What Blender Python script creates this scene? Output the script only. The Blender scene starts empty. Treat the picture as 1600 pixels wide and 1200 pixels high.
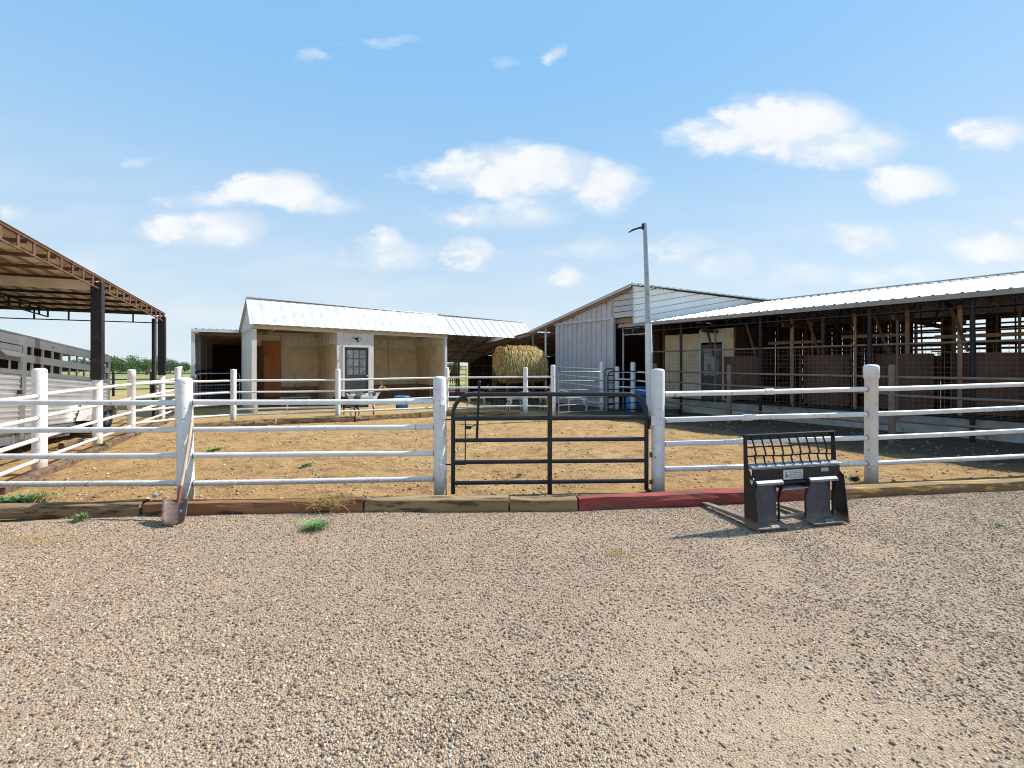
import bpy, bmesh, math, random
import numpy as np
from mathutils import Vector, Matrix, noise
R = math.radians
sc = bpy.context.scene
col = sc.collection
random.seed(7); rng = np.random.default_rng(7)

# ------------------------------------------------------------------ camera, world, sun, exposure
H_EYE = 1.64; F = 711.0; HZ = 571.0
cam_d = bpy.data.cameras.new("camera"); cam = bpy.data.objects.new("camera", cam_d); col.objects.link(cam)
cam.location = (0, 0, H_EYE); cam.rotation_euler = (R(90), 0, 0)
cam_d.sensor_width = 36; cam_d.lens = 36 * F / 1600; cam_d.shift_y = -(600 - HZ) / 1600
cam_d.clip_start = 0.05; cam_d.clip_end = 6000
sc.camera = cam
sc.view_settings.view_transform = 'Standard'; sc.view_settings.look = 'None'
sc.view_settings.exposure = 0.6; sc.view_settings.gamma = 1
try: sc.cycles.filter_width = 1.05
except Exception: pass
SUN_AZ = 20.0; SUN_EL = 46.0          # azimuth measured counter-clockwise from +X
sd = Vector((math.cos(R(SUN_EL)) * math.cos(R(SUN_AZ)), math.cos(R(SUN_EL)) * math.sin(R(SUN_AZ)), math.sin(R(SUN_EL))))
sl = bpy.data.lights.new("sun", 'SUN'); sl.energy = 4.6; sl.angle = R(0.55); sl.color = (1.0, 0.95, 0.87)
so = bpy.data.objects.new("sun", sl); col.objects.link(so); so.rotation_euler = sd.to_track_quat('Z', 'Y').to_euler()
so.location = (20, 0, 20)

world = bpy.data.worlds.new("World"); sc.world = world; world.use_nodes = True
wn = world.node_tree; wn.nodes.clear()
def N(t, kind, **kw):
    n = t.nodes.new(kind)
    for k, v in kw.items(): setattr(n, k, v)
    return n
def L(t, a, b): t.links.new(a, b)
def M(t, op, a, b=None, c=None, clamp=False):
    n = t.nodes.new('ShaderNodeMath'); n.operation = op; n.use_clamp = clamp
    for i, v in enumerate((a, b, c)):
        if v is None: continue
        if isinstance(v, (int, float)): n.inputs[i].default_value = v
        else: t.links.new(v, n.inputs[i])
    return n.outputs[0]
def MIX(t, fac, a, b, blend='MIX'):
    n = t.nodes.new('ShaderNodeMix'); n.data_type = 'RGBA'; n.blend_type = blend
    for i, v in ((0, fac), (6, a), (7, b)):
        if isinstance(v, (int, float)): n.inputs[i].default_value = v
        elif isinstance(v, tuple): n.inputs[i].default_value = (*v[:3], 1)
        else: t.links.new(v, n.inputs[i])
    return n.outputs[2]
sky = N(wn, 'ShaderNodeTexSky', sky_type='NISHITA', sun_disc=False)
sky.sun_elevation = R(SUN_EL); sky.sun_rotation = math.atan2(sd.x, sd.y); sky.air_density = 1.0; sky.dust_density = 0.6; sky.ozone_density = 1.0
tc = N(wn, 'ShaderNodeTexCoord'); sep = N(wn, 'ShaderNodeSeparateXYZ'); L(wn, tc.outputs['Generated'], sep.inputs[0])
dy = M(wn, 'MAXIMUM', sep.outputs[1], 0.02)
gu = M(wn, 'DIVIDE', sep.outputs[0], dy); gv = M(wn, 'DIVIDE', sep.outputs[2], dy)
comb = N(wn, 'ShaderNodeCombineXYZ'); L(wn, gu, comb.inputs[0]); L(wn, M(wn, 'MULTIPLY', gv, 1.6), comb.inputs[1])
nz = N(wn, 'ShaderNodeTexNoise'); nz.inputs['Scale'].default_value = 11; nz.inputs['Detail'].default_value = 8; nz.inputs['Roughness'].default_value = 0.52
L(wn, comb.outputs[0], nz.inputs['Vector'])
nw = N(wn, 'ShaderNodeTexNoise'); nw.inputs['Scale'].default_value = 5.5; nw.inputs['Detail'].default_value = 7; nw.inputs['Roughness'].default_value = 0.6
L(wn, comb.outputs[0], nw.inputs['Vector'])
sw = N(wn, 'ShaderNodeSeparateXYZ'); L(wn, nw.outputs['Color'], sw.inputs[0])
wu = M(wn, 'ADD', gu, M(wn, 'MULTIPLY', M(wn, 'SUBTRACT', sw.outputs[0], 0.5), 0.30))
wv = M(wn, 'ADD', gv, M(wn, 'MULTIPLY', M(wn, 'SUBTRACT', sw.outputs[1], 0.5), 0.085))
# cumulus banks: (x0, x1, ytop, ybottom, strength) as bearings in the sky
CL = [(1130, 1330, 158, 232, 1.0), (1055, 1230, 190, 235, .8), (1200, 1410, 195, 255, .75),
      (700, 930, 236, 300, .95), (655, 800, 248, 290, .8), (860, 1008, 255, 318, .85), (690, 880, 308, 352, .6),
      (345, 500, 276, 318, 1.0), (300, 550, 298, 326, .75), (225, 400, 336, 376, .85), (270, 400, 340, 380, .5),
      (1345, 1455, 268, 312, 1.05), (1490, 1610, 190, 228, .8), (1270, 1400, 350, 388, .6), (1490, 1640, 368, 400, .75), (1580, 1640, 332, 352, .7),
      (540, 670, 372, 416, .65), (585, 650, 357, 388, .7), (692, 762, 380, 416, .8), (845, 900, 415, 440, .55), (840, 1000, 372, 402, .4), (1020, 1100, 370, 402, .5), (1090, 1180, 400, 430, .45),
      (1200, 1330, 415, 445, .55), (855, 892, 78, 104, .5), (470, 530, 82, 98, .45), (750, 800, 88, 104, .4), (190, 245, 240, 255, .35), (560, 650, 60, 74, .4), (0, 40, 322, 345, .4), (60, 220, 375, 420, .3), (1330, 1500, 408, 440, .4)]
acc = None
for (x0, x1, y0, y1, s) in CL:
    cu = ((x0 + x1) / 2 - 800) / F; cv = (HZ - (y0 + y1) / 2) / F; ru = (x1 - x0) / 2 / F * 1.38; rv = (y1 - y0) / 2 / F * 1.7
    a = M(wn, 'MULTIPLY', M(wn, 'SUBTRACT', wu, cu), 1 / ru); b = M(wn, 'MULTIPLY', M(wn, 'SUBTRACT', wv, cv), 1 / rv)
    q = M(wn, 'MULTIPLY_ADD', a, a, M(wn, 'MULTIPLY', b, b))
    m = M(wn, 'MULTIPLY', M(wn, 'SUBTRACT', 1.0, q, clamp=True), s)
    acc = m if acc is None else M(wn, 'MAXIMUM', acc, m)
dens = M(wn, 'ADD', M(wn, 'MULTIPLY', acc, 1.0), M(wn, 'MULTIPLY', M(wn, 'SUBTRACT', nz.outputs[0], 0.5), 1.7))
mr = N(wn, 'ShaderNodeMapRange', interpolation_type='SMOOTHSTEP'); mr.inputs['From Min'].default_value = 0.08; mr.inputs['From Max'].default_value = 0.90
L(wn, dens, mr.inputs['Value'])
cloud = M(wn, 'MULTIPLY', M(wn, 'MULTIPLY', mr.outputs[0], M(wn, 'MULTIPLY', acc, 2.4, clamp=True)), M(wn, 'GREATER_THAN', sep.outputs[1], 0.03))
dens2 = M(wn, 'ADD', M(wn, 'MULTIPLY', acc, 0.9), M(wn, 'MULTIPLY', M(wn, 'SUBTRACT', nw.outputs[0], 0.5), 0.8))
mr2 = N(wn, 'ShaderNodeMapRange', interpolation_type='SMOOTHSTEP'); mr2.inputs['From Min'].default_value = -0.02; mr2.inputs['From Max'].default_value = 0.8
L(wn, dens2, mr2.inputs['Value'])
skirt = M(wn, 'MULTIPLY', M(wn, 'MULTIPLY', mr2.outputs[0], 0.68), M(wn, 'MULTIPLY', acc, 4.0, clamp=True))
# thin low veil towards the horizon
nv = N(wn, 'ShaderNodeTexNoise'); nv.inputs['Scale'].default_value = 3.5; nv.inputs['Detail'].default_value = 6
cv2 = N(wn, 'ShaderNodeCombineXYZ'); L(wn, gu, cv2.inputs[0]); L(wn, M(wn, 'MULTIPLY', gv, 4.5), cv2.inputs[1]); L(wn, cv2.outputs[0], nv.inputs['Vector'])
band = N(wn, 'ShaderNodeMapRange', interpolation_type='SMOOTHSTEP'); band.inputs['From Min'].default_value = 0.42; band.inputs['From Max'].default_value = 0.0
L(wn, sep.outputs[2], band.inputs['Value'])
veil = M(wn, 'MULTIPLY', M(wn, 'MULTIPLY', M(wn, 'SUBTRACT', nv.outputs[0], 0.40, clamp=True), 2.6, clamp=True), M(wn, 'MULTIPLY', band.outputs[0], 0.85))
tint = MIX(wn, 1.0, sky.outputs[0], (1.04, 1.0, 0.93), 'MULTIPLY')
hz = N(wn, 'ShaderNodeMapRange', interpolation_type='SMOOTHSTEP'); hz.inputs['From Min'].default_value = 0.60; hz.inputs['From Max'].default_value = -0.05
L(wn, sep.outputs[2], hz.inputs['Value'])
grad = MIX(wn, hz.outputs[0], (1.75, 3.75, 6.15), (4.5, 5.3, 5.9))
lift = MIX(wn, 0.86, tint, grad)
w1 = MIX(wn, veil, lift, (5.2, 5.6, 5.95))
w2 = MIX(wn, M(wn, 'MULTIPLY', M(wn, 'MAXIMUM', cloud, M(wn, 'MULTIPLY', skirt, M(wn, 'GREATER_THAN', sep.outputs[1], 0.03))), 0.95), w1, MIX(wn, nz.outputs[0], (5.3, 5.55, 5.85), (6.6, 6.6, 6.6)))
bg = N(wn, 'ShaderNodeBackground'); bg.inputs[1].default_value = 0.105; L(wn, w2, bg.inputs[0])
wo = N(wn, 'ShaderNodeOutputWorld'); L(wn, bg.outputs[0], wo.inputs[0])

# ------------------------------------------------------------------ helpers
def X(px, d): return (px - 800) / F * d
def Zy(py, d): return H_EYE + (HZ - py) / F * d
def G(px, d, z=0.0): return Vector((X(px, d), d, z))
def GY(px, py): d = F * H_EYE / (py - HZ); return Vector((X(px, d), d, 0))
A36 = R(36); UU = Vector((-math.sin(A36), math.cos(A36), 0)); VV = Vector((math.cos(A36), math.sin(A36), 0))
def B(u, v, z=0.0): return UU * u + VV * v + Vector((0, 0, z))

def tag(o, label=None, cat=None, group=None, kind=None):
    if label: o['label'] = label
    if cat: o['category'] = cat
    if group: o['group'] = group
    if kind: o['kind'] = kind
    return o
def empty(name, loc, label, cat, group=None):
    o = bpy.data.objects.new(name, None); col.objects.link(o); o.location = loc; o.empty_display_size = 0.2
    return tag(o, label, cat, group)

class MB:
    def __init__(s): s.v = []; s.f = []; s.sm = []
    def add(s, vs, fs, smooth=False):
        k = len(s.v); s.v += [tuple(v) for v in vs]; s.f += [tuple(i + k for i in f) for f in fs]; s.sm += [smooth] * len(fs); return s
    def box8(s, p):   # p: 8 points, bottom 4 ccw then top 4
        return s.add(p, [(3, 2, 1, 0), (4, 5, 6, 7), (0, 1, 5, 4), (1, 2, 6, 5), (2, 3, 7, 6), (3, 0, 4, 7)])
    def box(s, c, ax, ay, az):     # centre and three half-extent vectors
        c = Vector(c); return s.box8([c - ax - ay - az, c + ax - ay - az, c + ax + ay - az, c - ax + ay - az, c - ax - ay + az, c + ax - ay + az, c + ax + ay + az, c - ax + ay + az])
    def abox(s, x0, x1, y0, y1, z0, z1):
        return s.box(((x0 + x1) / 2, (y0 + y1) / 2, (z0 + z1) / 2), Vector(((x1 - x0) / 2, 0, 0)), Vector((0, (y1 - y0) / 2, 0)), Vector((0, 0, (z1 - z0) / 2)))
    def bar(s, p, q, w, h, up=(0, 0, 1)):
        p = Vector(p); q = Vector(q); d = (q - p); l = d.length
        if l < 1e-6: return s
        d /= l; side = d.cross(Vector(up))
        if side.length < 1e-4: side = d.cross(Vector((1, 0, 0)))
        side.normalize(); u2 = side.cross(d).normalized()
        return s.box((p + q) / 2, d * l / 2, side * w / 2, u2 * h / 2)
    def tube(s, p, q, r, r2=None, n=14, caps=True):
        p = Vector(p); q = Vector(q); r2 = r if r2 is None else r2; d = (q - p).normalized()
        a = d.orthogonal().normalized(); b = d.cross(a); vs = []
        for i in range(n):
            t = 2 * math.pi * i / n; o = a * math.cos(t) + b * math.sin(t); vs += [p + o * r, q + o * r2]
        s.add(vs, [(2 * i, 2 * i + 1, (2 * i + 3) % (2 * n), (2 * i + 2) % (2 * n))[::-1] for i in range(n)], True)
        if caps:
            s.add([vs[2 * i] for i in range(n)], [tuple(range(n))[::-1]][:1]); s.add([vs[2 * i + 1] for i in range(n)], [tuple(range(n))])
        return s
    def path(s, pts, r, n=12, caps=True):
        pts = [Vector(p) for p in pts]; m = len(pts); rings = []; prev = None
        rr = r if isinstance(r, (list, tuple)) else [r] * m
        for i, p in enumerate(pts):
            d = (pts[min(i + 1, m - 1)] - pts[max(i - 1, 0)]).normalized()
            a = d.orthogonal().normalized() if prev is None else (prev - d * prev.dot(d)).normalized()
            prev = a; b = d.cross(a)
            rings.append([p + (a * math.cos(2 * math.pi * j / n) + b * math.sin(2 * math.pi * j / n)) * rr[i] for j in range(n)])
        vs = [v for g in rings for v in g]; fs = []
        for i in range(m - 1):
            for j in range(n): fs.append((i * n + j, i * n + (j + 1) % n, (i + 1) * n + (j + 1) % n, (i + 1) * n + j))
        s.add(vs, fs, True)
        if caps: s.add(rings[0], [tuple(range(n))[::-1]]); s.add(rings[-1], [tuple(range(n))])
        return s
    def lathe(s, c, prof, n=20, ax=(0, 0, 1), smooth=True):   # prof: (r, h)
        c = Vector(c); ax = Vector(ax).normalized(); a = ax.orthogonal().normalized(); b = ax.cross(a); vs = []
        for (r, h) in prof:
            for j in range(n): t = 2 * math.pi * j / n; vs.append(c + ax * h + (a * math.cos(t) + b * math.sin(t)) * r)
        fs = [(i * n + j, i * n + (j + 1) % n, (i + 1) * n + (j + 1) % n, (i + 1) * n + j) for i in range(len(prof) - 1) for j in range(n)]
        return s.add(vs, fs, smooth)
    def prism(s, pts, off):         # closed polygon swept by off
        pts = [Vector(p) for p in pts]; off = Vector(off); n = len(pts)
        return s.add(pts + [p + off for p in pts], [tuple(range(n))[::-1], tuple(range(n, 2 * n))] + [(i, (i + 1) % n, n + (i + 1) % n, n + i) for i in range(n)])
    def ribbed(s, o, a, la, b, lb, nrm, pitch=0.23, hgt=0.022, th=0.004, ragged=0.0, clip=None, ribw=0.3):
        """sheet metal: ribs run along b, repeat along a; box ribs; a thin closed slab"""
        o = Vector(o); a = Vector(a).normalized(); b = Vector(b).normalized(); nrm = Vector(nrm).normalized()
        prof = []; x = 0.0
        while x < la - 1e-6:
            for (f, h) in ((0, 0), (1 - ribw, 0), (1 - ribw * .72, hgt), (1 - ribw * .28, hgt)):
                xx = x + f * pitch
                if xx < la: prof.append((xx, h))
            x += pitch
        prof.append((la, 0)); m = len(prof); vs = []
        for t in (-th, 0.0):
            for (xx, h) in prof:
                l0, l1 = (0, lb) if clip is None else clip(xx)
                for bb in (l0, l1): vs.append(o + a * xx + b * bb + nrm * (h + t))
        fs = []
        for i in range(m - 1):
            fs.append((2 * m + 2 * i, 2 * m + 2 * i + 2, 2 * m + 2 * i + 3, 2 * m + 2 * i + 1)); fs.append((2 * i, 2 * i + 1, 2 * i + 3, 2 * i + 2))
            fs.append((2 * i, 2 * i + 2, 2 * m + 2 * i + 2, 2 * m + 2 * i)); fs.append((2 * i + 1, 2 * m + 2 * i + 1, 2 * m + 2 * i + 3, 2 * i + 3))
        return s.add(vs, fs)
    def build(s, name, mat, parent=None, bevel=0.0, label=None):
        me = bpy.data.meshes.new(name); off = Vector(parent.location) if (parent is not None and parent.type == 'EMPTY') else Vector((0, 0, 0))
        pp = parent
        while pp is not None and pp.type != 'EMPTY' and pp.parent is not None:
            pp = pp.parent
            if pp.type == 'EMPTY': off = Vector(pp.location)
        me.from_pydata([tuple(Vector(v) - off) for v in s.v], [], s.f); me.update()
        me.polygons.foreach_set('use_smooth', s.sm); me.materials.append(mat)
        o = bpy.data.objects.new(name, me); col.objects.link(o)
        if parent is not None: o.parent = parent
        if bevel > 0:
            bv = o.modifiers.new('bevel', 'BEVEL'); bv.width = bevel; bv.segments = 2; bv.limit_method = 'ANGLE'; bv.angle_limit = R(50)
        if label: o['label'] = label
        return o

def pmat(name, c1, c2=None, scale=6.0, rough=0.7, metal=0.0, bump=0.0, bscale=40.0, detail=6, spec=0.4, c3=None, s3=3.0, t3=0.6, w3=0.08, stretch=(1, 1, 1), lo=0.35, hi=0.65, rvar=0.0):
    m = bpy.data.materials.new(name); m.use_nodes = True; t = m.node_tree; bs = t.nodes['Principled BSDF']
    bs.inputs['Roughness'].default_value = rough; bs.inputs['Metallic'].default_value = metal; bs.inputs['Specular IOR Level'].default_value = spec
    tcx = N(t, 'ShaderNodeTexCoord'); mp = N(t, 'ShaderNodeMapping'); L(t, tcx.outputs['Object'], mp.inputs[0]); mp.inputs['Scale'].default_value = stretch
    if c2 is None: c2 = tuple(x * 0.85 for x in c1)
    n1 = N(t, 'ShaderNodeTexNoise'); n1.inputs['Scale'].default_value = scale; n1.inputs['Detail'].default_value = detail; n1.inputs['Roughness'].default_value = 0.6
    L(t, mp.outputs[0], n1.inputs['Vector'])
    r = N(t, 'ShaderNodeMapRange'); r.inputs['From Min'].default_value = lo; r.inputs['From Max'].default_value = hi; L(t, n1.outputs[0], r.inputs['Value'])
    c = MIX(t, r.outputs[0], c1, c2)
    if c3 is not None:
        n3 = N(t, 'ShaderNodeTexNoise'); n3.inputs['Scale'].default_value = s3; n3.inputs['Detail'].default_value = 8; n3.inputs['Roughness'].default_value = 0.65
        L(t, mp.outputs[0], n3.inputs['Vector'])
        r3 = N(t, 'ShaderNodeMapRange'); r3.inputs['From Min'].default_value = t3; r3.inputs['From Max'].default_value = t3 + w3; L(t, n3.outputs[0], r3.inputs['Value'])
        c = MIX(t, r3.outputs[0], c, c3)
    L(t, c, bs.inputs['Base Color'])
    if rvar: L(t, M(t, 'MULTIPLY_ADD', n1.outputs[0], rvar, rough - rvar / 2), bs.inputs['Roughness'])
    if bump > 0:
        nb = N(t, 'ShaderNodeTexNoise'); nb.inputs['Scale'].default_value = bscale; nb.inputs['Detail'].default_value = 5; L(t, mp.outputs[0], nb.inputs['Vector'])
        bp = N(t, 'ShaderNodeBump'); bp.inputs['Strength'].default_value = bump; bp.inputs['Distance'].default_value = 0.02
        L(t, nb.outputs[0], bp.inputs['Height']); L(t, bp.outputs[0], bs.inputs['Normal'])
    m['tree'] = 1
    return m

WHITE = pmat('white_pipe_paint', (.76, .76, .76), (.66, .655, .65), 5, rough=.42, bump=.2, bscale=60, c3=(.30, .17, .10), s3=20, t3=.625, w3=.03)
def add_mud(m, top, colour):
    t = m.node_tree; bs = t.nodes['Principled BSDF']; src = bs.inputs['Base Color'].links[0].from_socket; g = N(t, 'ShaderNodeNewGeometry'); sp = N(t, 'ShaderNodeSeparateXYZ'); L(t, g.outputs['Position'], sp.inputs[0])
    n = N(t, 'ShaderNodeTexNoise'); n.inputs['Scale'].default_value = 28; n.inputs['Detail'].default_value = 8; n.inputs['Roughness'].default_value = .7; L(t, g.outputs['Position'], n.inputs['Vector'])
    r = N(t, 'ShaderNodeMapRange'); r.inputs['From Min'].default_value = top; r.inputs['From Max'].default_value = 0.02; L(t, sp.outputs[2], r.inputs['Value'])
    k = M(t, 'MULTIPLY', M(t, 'SUBTRACT', M(t, 'ADD', n.outputs[0], M(t, 'MULTIPLY', r.outputs[0], .55)), .62), 5.0, clamp=True)
    L(t, MIX(t, M(t, 'MULTIPLY', k, M(t, 'MULTIPLY', r.outputs[0], .9)), src, colour), bs.inputs['Base Color'])
add_mud(WHITE, .42, (.38, .26, .15))
WHITE_METAL = pmat('white_sheet_metal', (.64, .65, .66), (.54, .55, .56), 1.4, rough=.5, bump=.03, stretch=(1, 1, .4), c3=(.45, .42, .38), s3=3, t3=.66, w3=.2)
GREY_METAL = pmat('lilac_grey_sheet_metal', (.54, .495, .50), (.46, .42, .425), 1.6, rough=.5, c3=(.36, .34, .33), s3=4, t3=.66, w3=.15)
OLD_METAL = pmat('chalky_white_roof_metal', (.60, .60, .60), (.47, .47, .47), 3.2, rough=.7, spec=.2, c3=(.37, .36, .34), s3=2.6, t3=.56, w3=.25)
GALV = pmat('galvanised_metal', (.42, .43, .45), (.30, .31, .33), 4, rough=.38, metal=.75, bump=.04, rvar=.2)
ALU = pmat('weathered_aluminium', (.50, .50, .505), (.42, .42, .425), 2, rough=.34, metal=.85, c3=(.33, .31, .29), s3=3, t3=.66, w3=.2, rvar=.12)
ALU_PANEL = pmat('brushed_aluminium_panel', (.72, .715, .70), (.60, .595, .58), 1.6, rough=.36, metal=.75, c3=(.45, .41, .37), s3=2, t3=.62, w3=.25, rvar=.12)
BLACK = pmat('black_gloss_paint', (.012, .013, .019), (.020, .021, .028), 8, rough=.36, spec=.4, c3=(.16, .13, .10), s3=18, t3=.70, w3=.05, rvar=.2)
FRAME = pmat('scuffed_black_steel', (.010, .010, .013), (.020, .019, .021), 9, rough=.42, spec=.35, c3=(.24, .20, .17), s3=26, t3=.655, w3=.05, bump=.15, bscale=70, rvar=.25)
add_mud(FRAME, .13, (.20, .155, .11))
DARKSTEEL = pmat('dark_steel', (.011, .011, .015), (.024, .022, .024), 6, rough=.5, spec=.3, c3=(.12, .07, .05), s3=9, t3=.6, w3=.15)
RUST = pmat('rusty_steel', (.085, .045, .035), (.17, .085, .055), 9, rough=.75, bump=.1, c3=(.21, .125, .09), s3=6, t3=.58, w3=.2)
BROWNPIPE = pmat('brown_pipe', (.15, .105, .08), (.22, .155, .12), 8, rough=.6, c3=(.30, .22, .16), s3=9, t3=.6, w3=.2)
TANROOF = pmat('tan_roof_underside', (.74, .64, .48), (.60, .50, .37), 3, rough=.6, c3=(.40, .30, .21), s3=4, t3=.6, w3=.2)
TANRIB = pmat('tan_roof_ribs', (.36, .27, .18), (.24, .17, .11), 5, rough=.7)
CREAM = pmat('cream_painted_wood', (.60, .52, .38), (.50, .42, .30), 5, rough=.7, c3=(.32, .24, .17), s3=7, t3=.6, w3=.12)
WHITEWOOD = pmat('white_painted_siding', (.68, .65, .62), (.58, .54, .50), 4, rough=.65, c3=(.40, .33, .27), s3=6, t3=.64, w3=.15, stretch=(1, 1, .4))
PLY = pmat('weathered_plywood', (.70, .57, .39), (.54, .43, .28), 2.6, rough=.8, c3=(.24, .17, .11), s3=5, t3=.60, w3=.2, bump=.08)
PLYD = pmat('dusty_lower_plywood', (.22, .11, .065), (.32, .18, .10), 3.5, rough=.85, c3=(.09, .05, .035), s3=4, t3=.56, w3=.2)
ORANGE = pmat('orange_stained_board', (.44, .17, .055), (.34, .12, .04), 3, rough=.7, c3=(.13, .06, .035), s3=5, t3=.62, w3=.1, stretch=(1, 1, .3))
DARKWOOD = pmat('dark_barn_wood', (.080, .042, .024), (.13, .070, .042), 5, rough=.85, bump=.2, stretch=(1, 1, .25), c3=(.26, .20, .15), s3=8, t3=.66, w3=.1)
TANWOOD = pmat('old_tan_lumber', (.40, .25, .15), (.27, .155, .09), 6, rough=.8, bump=.15, stretch=(1, 1, .3))
CONC = pmat('stained_concrete', (.50, .45, .39), (.33, .29, .25), 3, rough=.9, bump=.2, c3=(.14, .12, .11), s3=3.5, t3=.58, w3=.12)
RUBBER = pmat('brown_rubber_matting', (.105, .050, .030), (.15, .078, .050), 4, rough=.75, c3=(.19, .13, .10), s3=3, t3=.6, w3=.2)
TYRE = pmat('tyre_rubber', (.02, .02, .022), (.035, .033, .032), 10, rough=.8)
BLUE = pmat('blue_plastic', (.02, .22, .62), (.02, .17, .5), 5, rough=.4, c3=(.18, .3, .45), s3=9, t3=.66, w3=.1)
GLASS_D = pmat('dark_window_glass', (.10, .11, .13), (.22, .23, .25), 5, rough=.08, spec=.8)
DOORP = pmat('charcoal_door_paint', (.035, .037, .045), (.055, .057, .065), 4, rough=.4, spec=.5)
STICKER = pmat('faded_white_decal', (.62, .62, .60), (.46, .46, .45), 30, rough=.5)
INK = pmat('printed_grey_ink', (.10, .10, .11), (.15, .15, .16), 30, rough=.6)
HAY = pmat('golden_hay', (.60, .38, .11), (.44, .28, .075), 9, rough=.85, c3=(.58, .46, .22), s3=14, t3=.55, w3=.1)
HAYG = pmat('greenish_hay', (.42, .38, .15), (.22, .22, .085), 6, rough=.85, c3=(.55, .45, .21), s3=12, t3=.52, w3=.1)
HAYP = pmat('pale_hay', (.74, .55, .25), (.60, .42, .16), 9, rough=.85)
HAYB = pmat('brown_hay', (.26, .17, .065), (.18, .12, .05), 9, rough=.9)
HAYO = pmat('olive_hay', (.15, .16, .055), (.23, .23, .09), 9, rough=.9)
STRAW = pmat('dry_straw', (.58, .40, .17), (.42, .27, .10), 20, rough=.8)
LEAF = pmat('leaf_green', (.055, .12, .03), (.09, .17, .045), 3, rough=.6)
LEAFD = pmat('dark_leaf_green', (.035, .075, .028), (.055, .11, .035), 3, rough=.6)
WEED = pmat('grey_green_weed', (.10, .20, .055), (.17, .27, .09), 12, rough=.6)
BARK = pmat('bark', (.12, .085, .06), (.08, .055, .04), 8, rough=.9)
ROCK = pmat('pale_rock', (.60, .54, .45), (.44, .38, .31), 14, rough=.85, bump=.3)
HANDLE = pmat('worn_ash_handle', (.55, .44, .29), (.42, .32, .20), 14, rough=.6, stretch=(1, 1, .2))
REDROD = pmat('red_brown_socket', (.22, .075, .045), (.14, .05, .035), 14, rough=.5)
BLADE = pmat('worn_shovel_steel', (.22, .155, .13), (.12, .080, .065), 12, rough=.45, metal=.4, c3=(.40, .22, .14), s3=14, t3=.58, w3=.1)
PLATE = pmat('blue_black_worn_plate', (.032, .042, .068), (.065, .078, .11), 5, rough=.32, spec=.6, c3=(.30, .26, .21), s3=16, t3=.64, w3=.1, rvar=.25)
add_mud(PLATE, .16, (.26, .20, .14))
DARKLEDGE = pmat('sunlit_ledge_grey', (.17, .19, .23), (.26, .28, .31), 14, rough=.5, metal=.1, c3=(.08, .08, .10), s3=20, t3=.6, w3=.05)  # sunlit look of the ledges put into a lighter grey than the frame
FORK = pmat('dusty_fork_steel', (.16, .13, .11), (.24, .20, .165), 9, rough=.6, c3=(.10, .08, .07), s3=8, t3=.6, w3=.15)
def tie_mat(name, top, face, dk):
    return pmat(name, top, face, 3, rough=.85, bump=.5, bscale=18, stretch=(.35, 2.5, 2.5), c3=dk, s3=6, t3=.53, w3=.07)
TIE1 = tie_mat('grey_brown_timber', (.27, .175, .095), (.17, .10, .05), (.07, .04, .022))
TIE2 = tie_mat('orange_brown_timber', (.30, .14, .06), (.19, .088, .04), (.07, .038, .02))
TIE3 = tie_mat('tan_split_timber', (.33, .225, .12), (.20, .125, .06), (.08, .048, .027))
TIE4 = tie_mat('dark_rotten_timber', (.20, .13, .08), (.12, .075, .045), (.06, .035, .025))
TIER = tie_mat('red_painted_timber', (.32, .066, .055), (.22, .046, .040), (.13, .07, .045))
TIEY = tie_mat('faded_yellow_timber', (.24, .15, .075), (.16, .095, .05), (.48, .30, .06))

# ------------------------------------------------------------------ ground
TP = [(-60, 4.2), (-5.36, 4.76), (-4.07, 5.03), (-1.67, 5.16), (.765, 5.18), (3.76, 5.63), (6.87, 6.10), (60, 11)]
def ytie(x):
    for (a, b), (c, d) in zip(TP, TP[1:]):
        if x <= c: return b + (d - b) * (x - a) / (c - a)
    return TP[-1][1]
def gridmesh(name, xs, vf, nv, zf, mat, label=None, cat=None):
    vs = []; fs = []; nx = len(xs)
    for i, x in enumerate(xs):
        y0, y1, pw = vf(x)
        for j in range(nv):
            y = y0 + (y1 - y0) * (j / (nv - 1)) ** pw; vs.append((x, y, zf(x, y)))
    for i in range(nx - 1):
        for j in range(nv - 1):
            a = i * nv + j; fs.append((a, a + nv, a + nv + 1, a + 1))
    me = bpy.data.meshes.new(name); me.from_pydata(vs, [], fs); me.polygons.foreach_set('use_smooth', [True] * len(fs)); me.materials.append(mat)
    o = bpy.data.objects.new(name, me); col.objects.link(o); tag(o, label, cat, kind='structure'); return o
def fn(x, y, s, z=0): return noise.noise((x * s, y * s, z))

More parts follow.
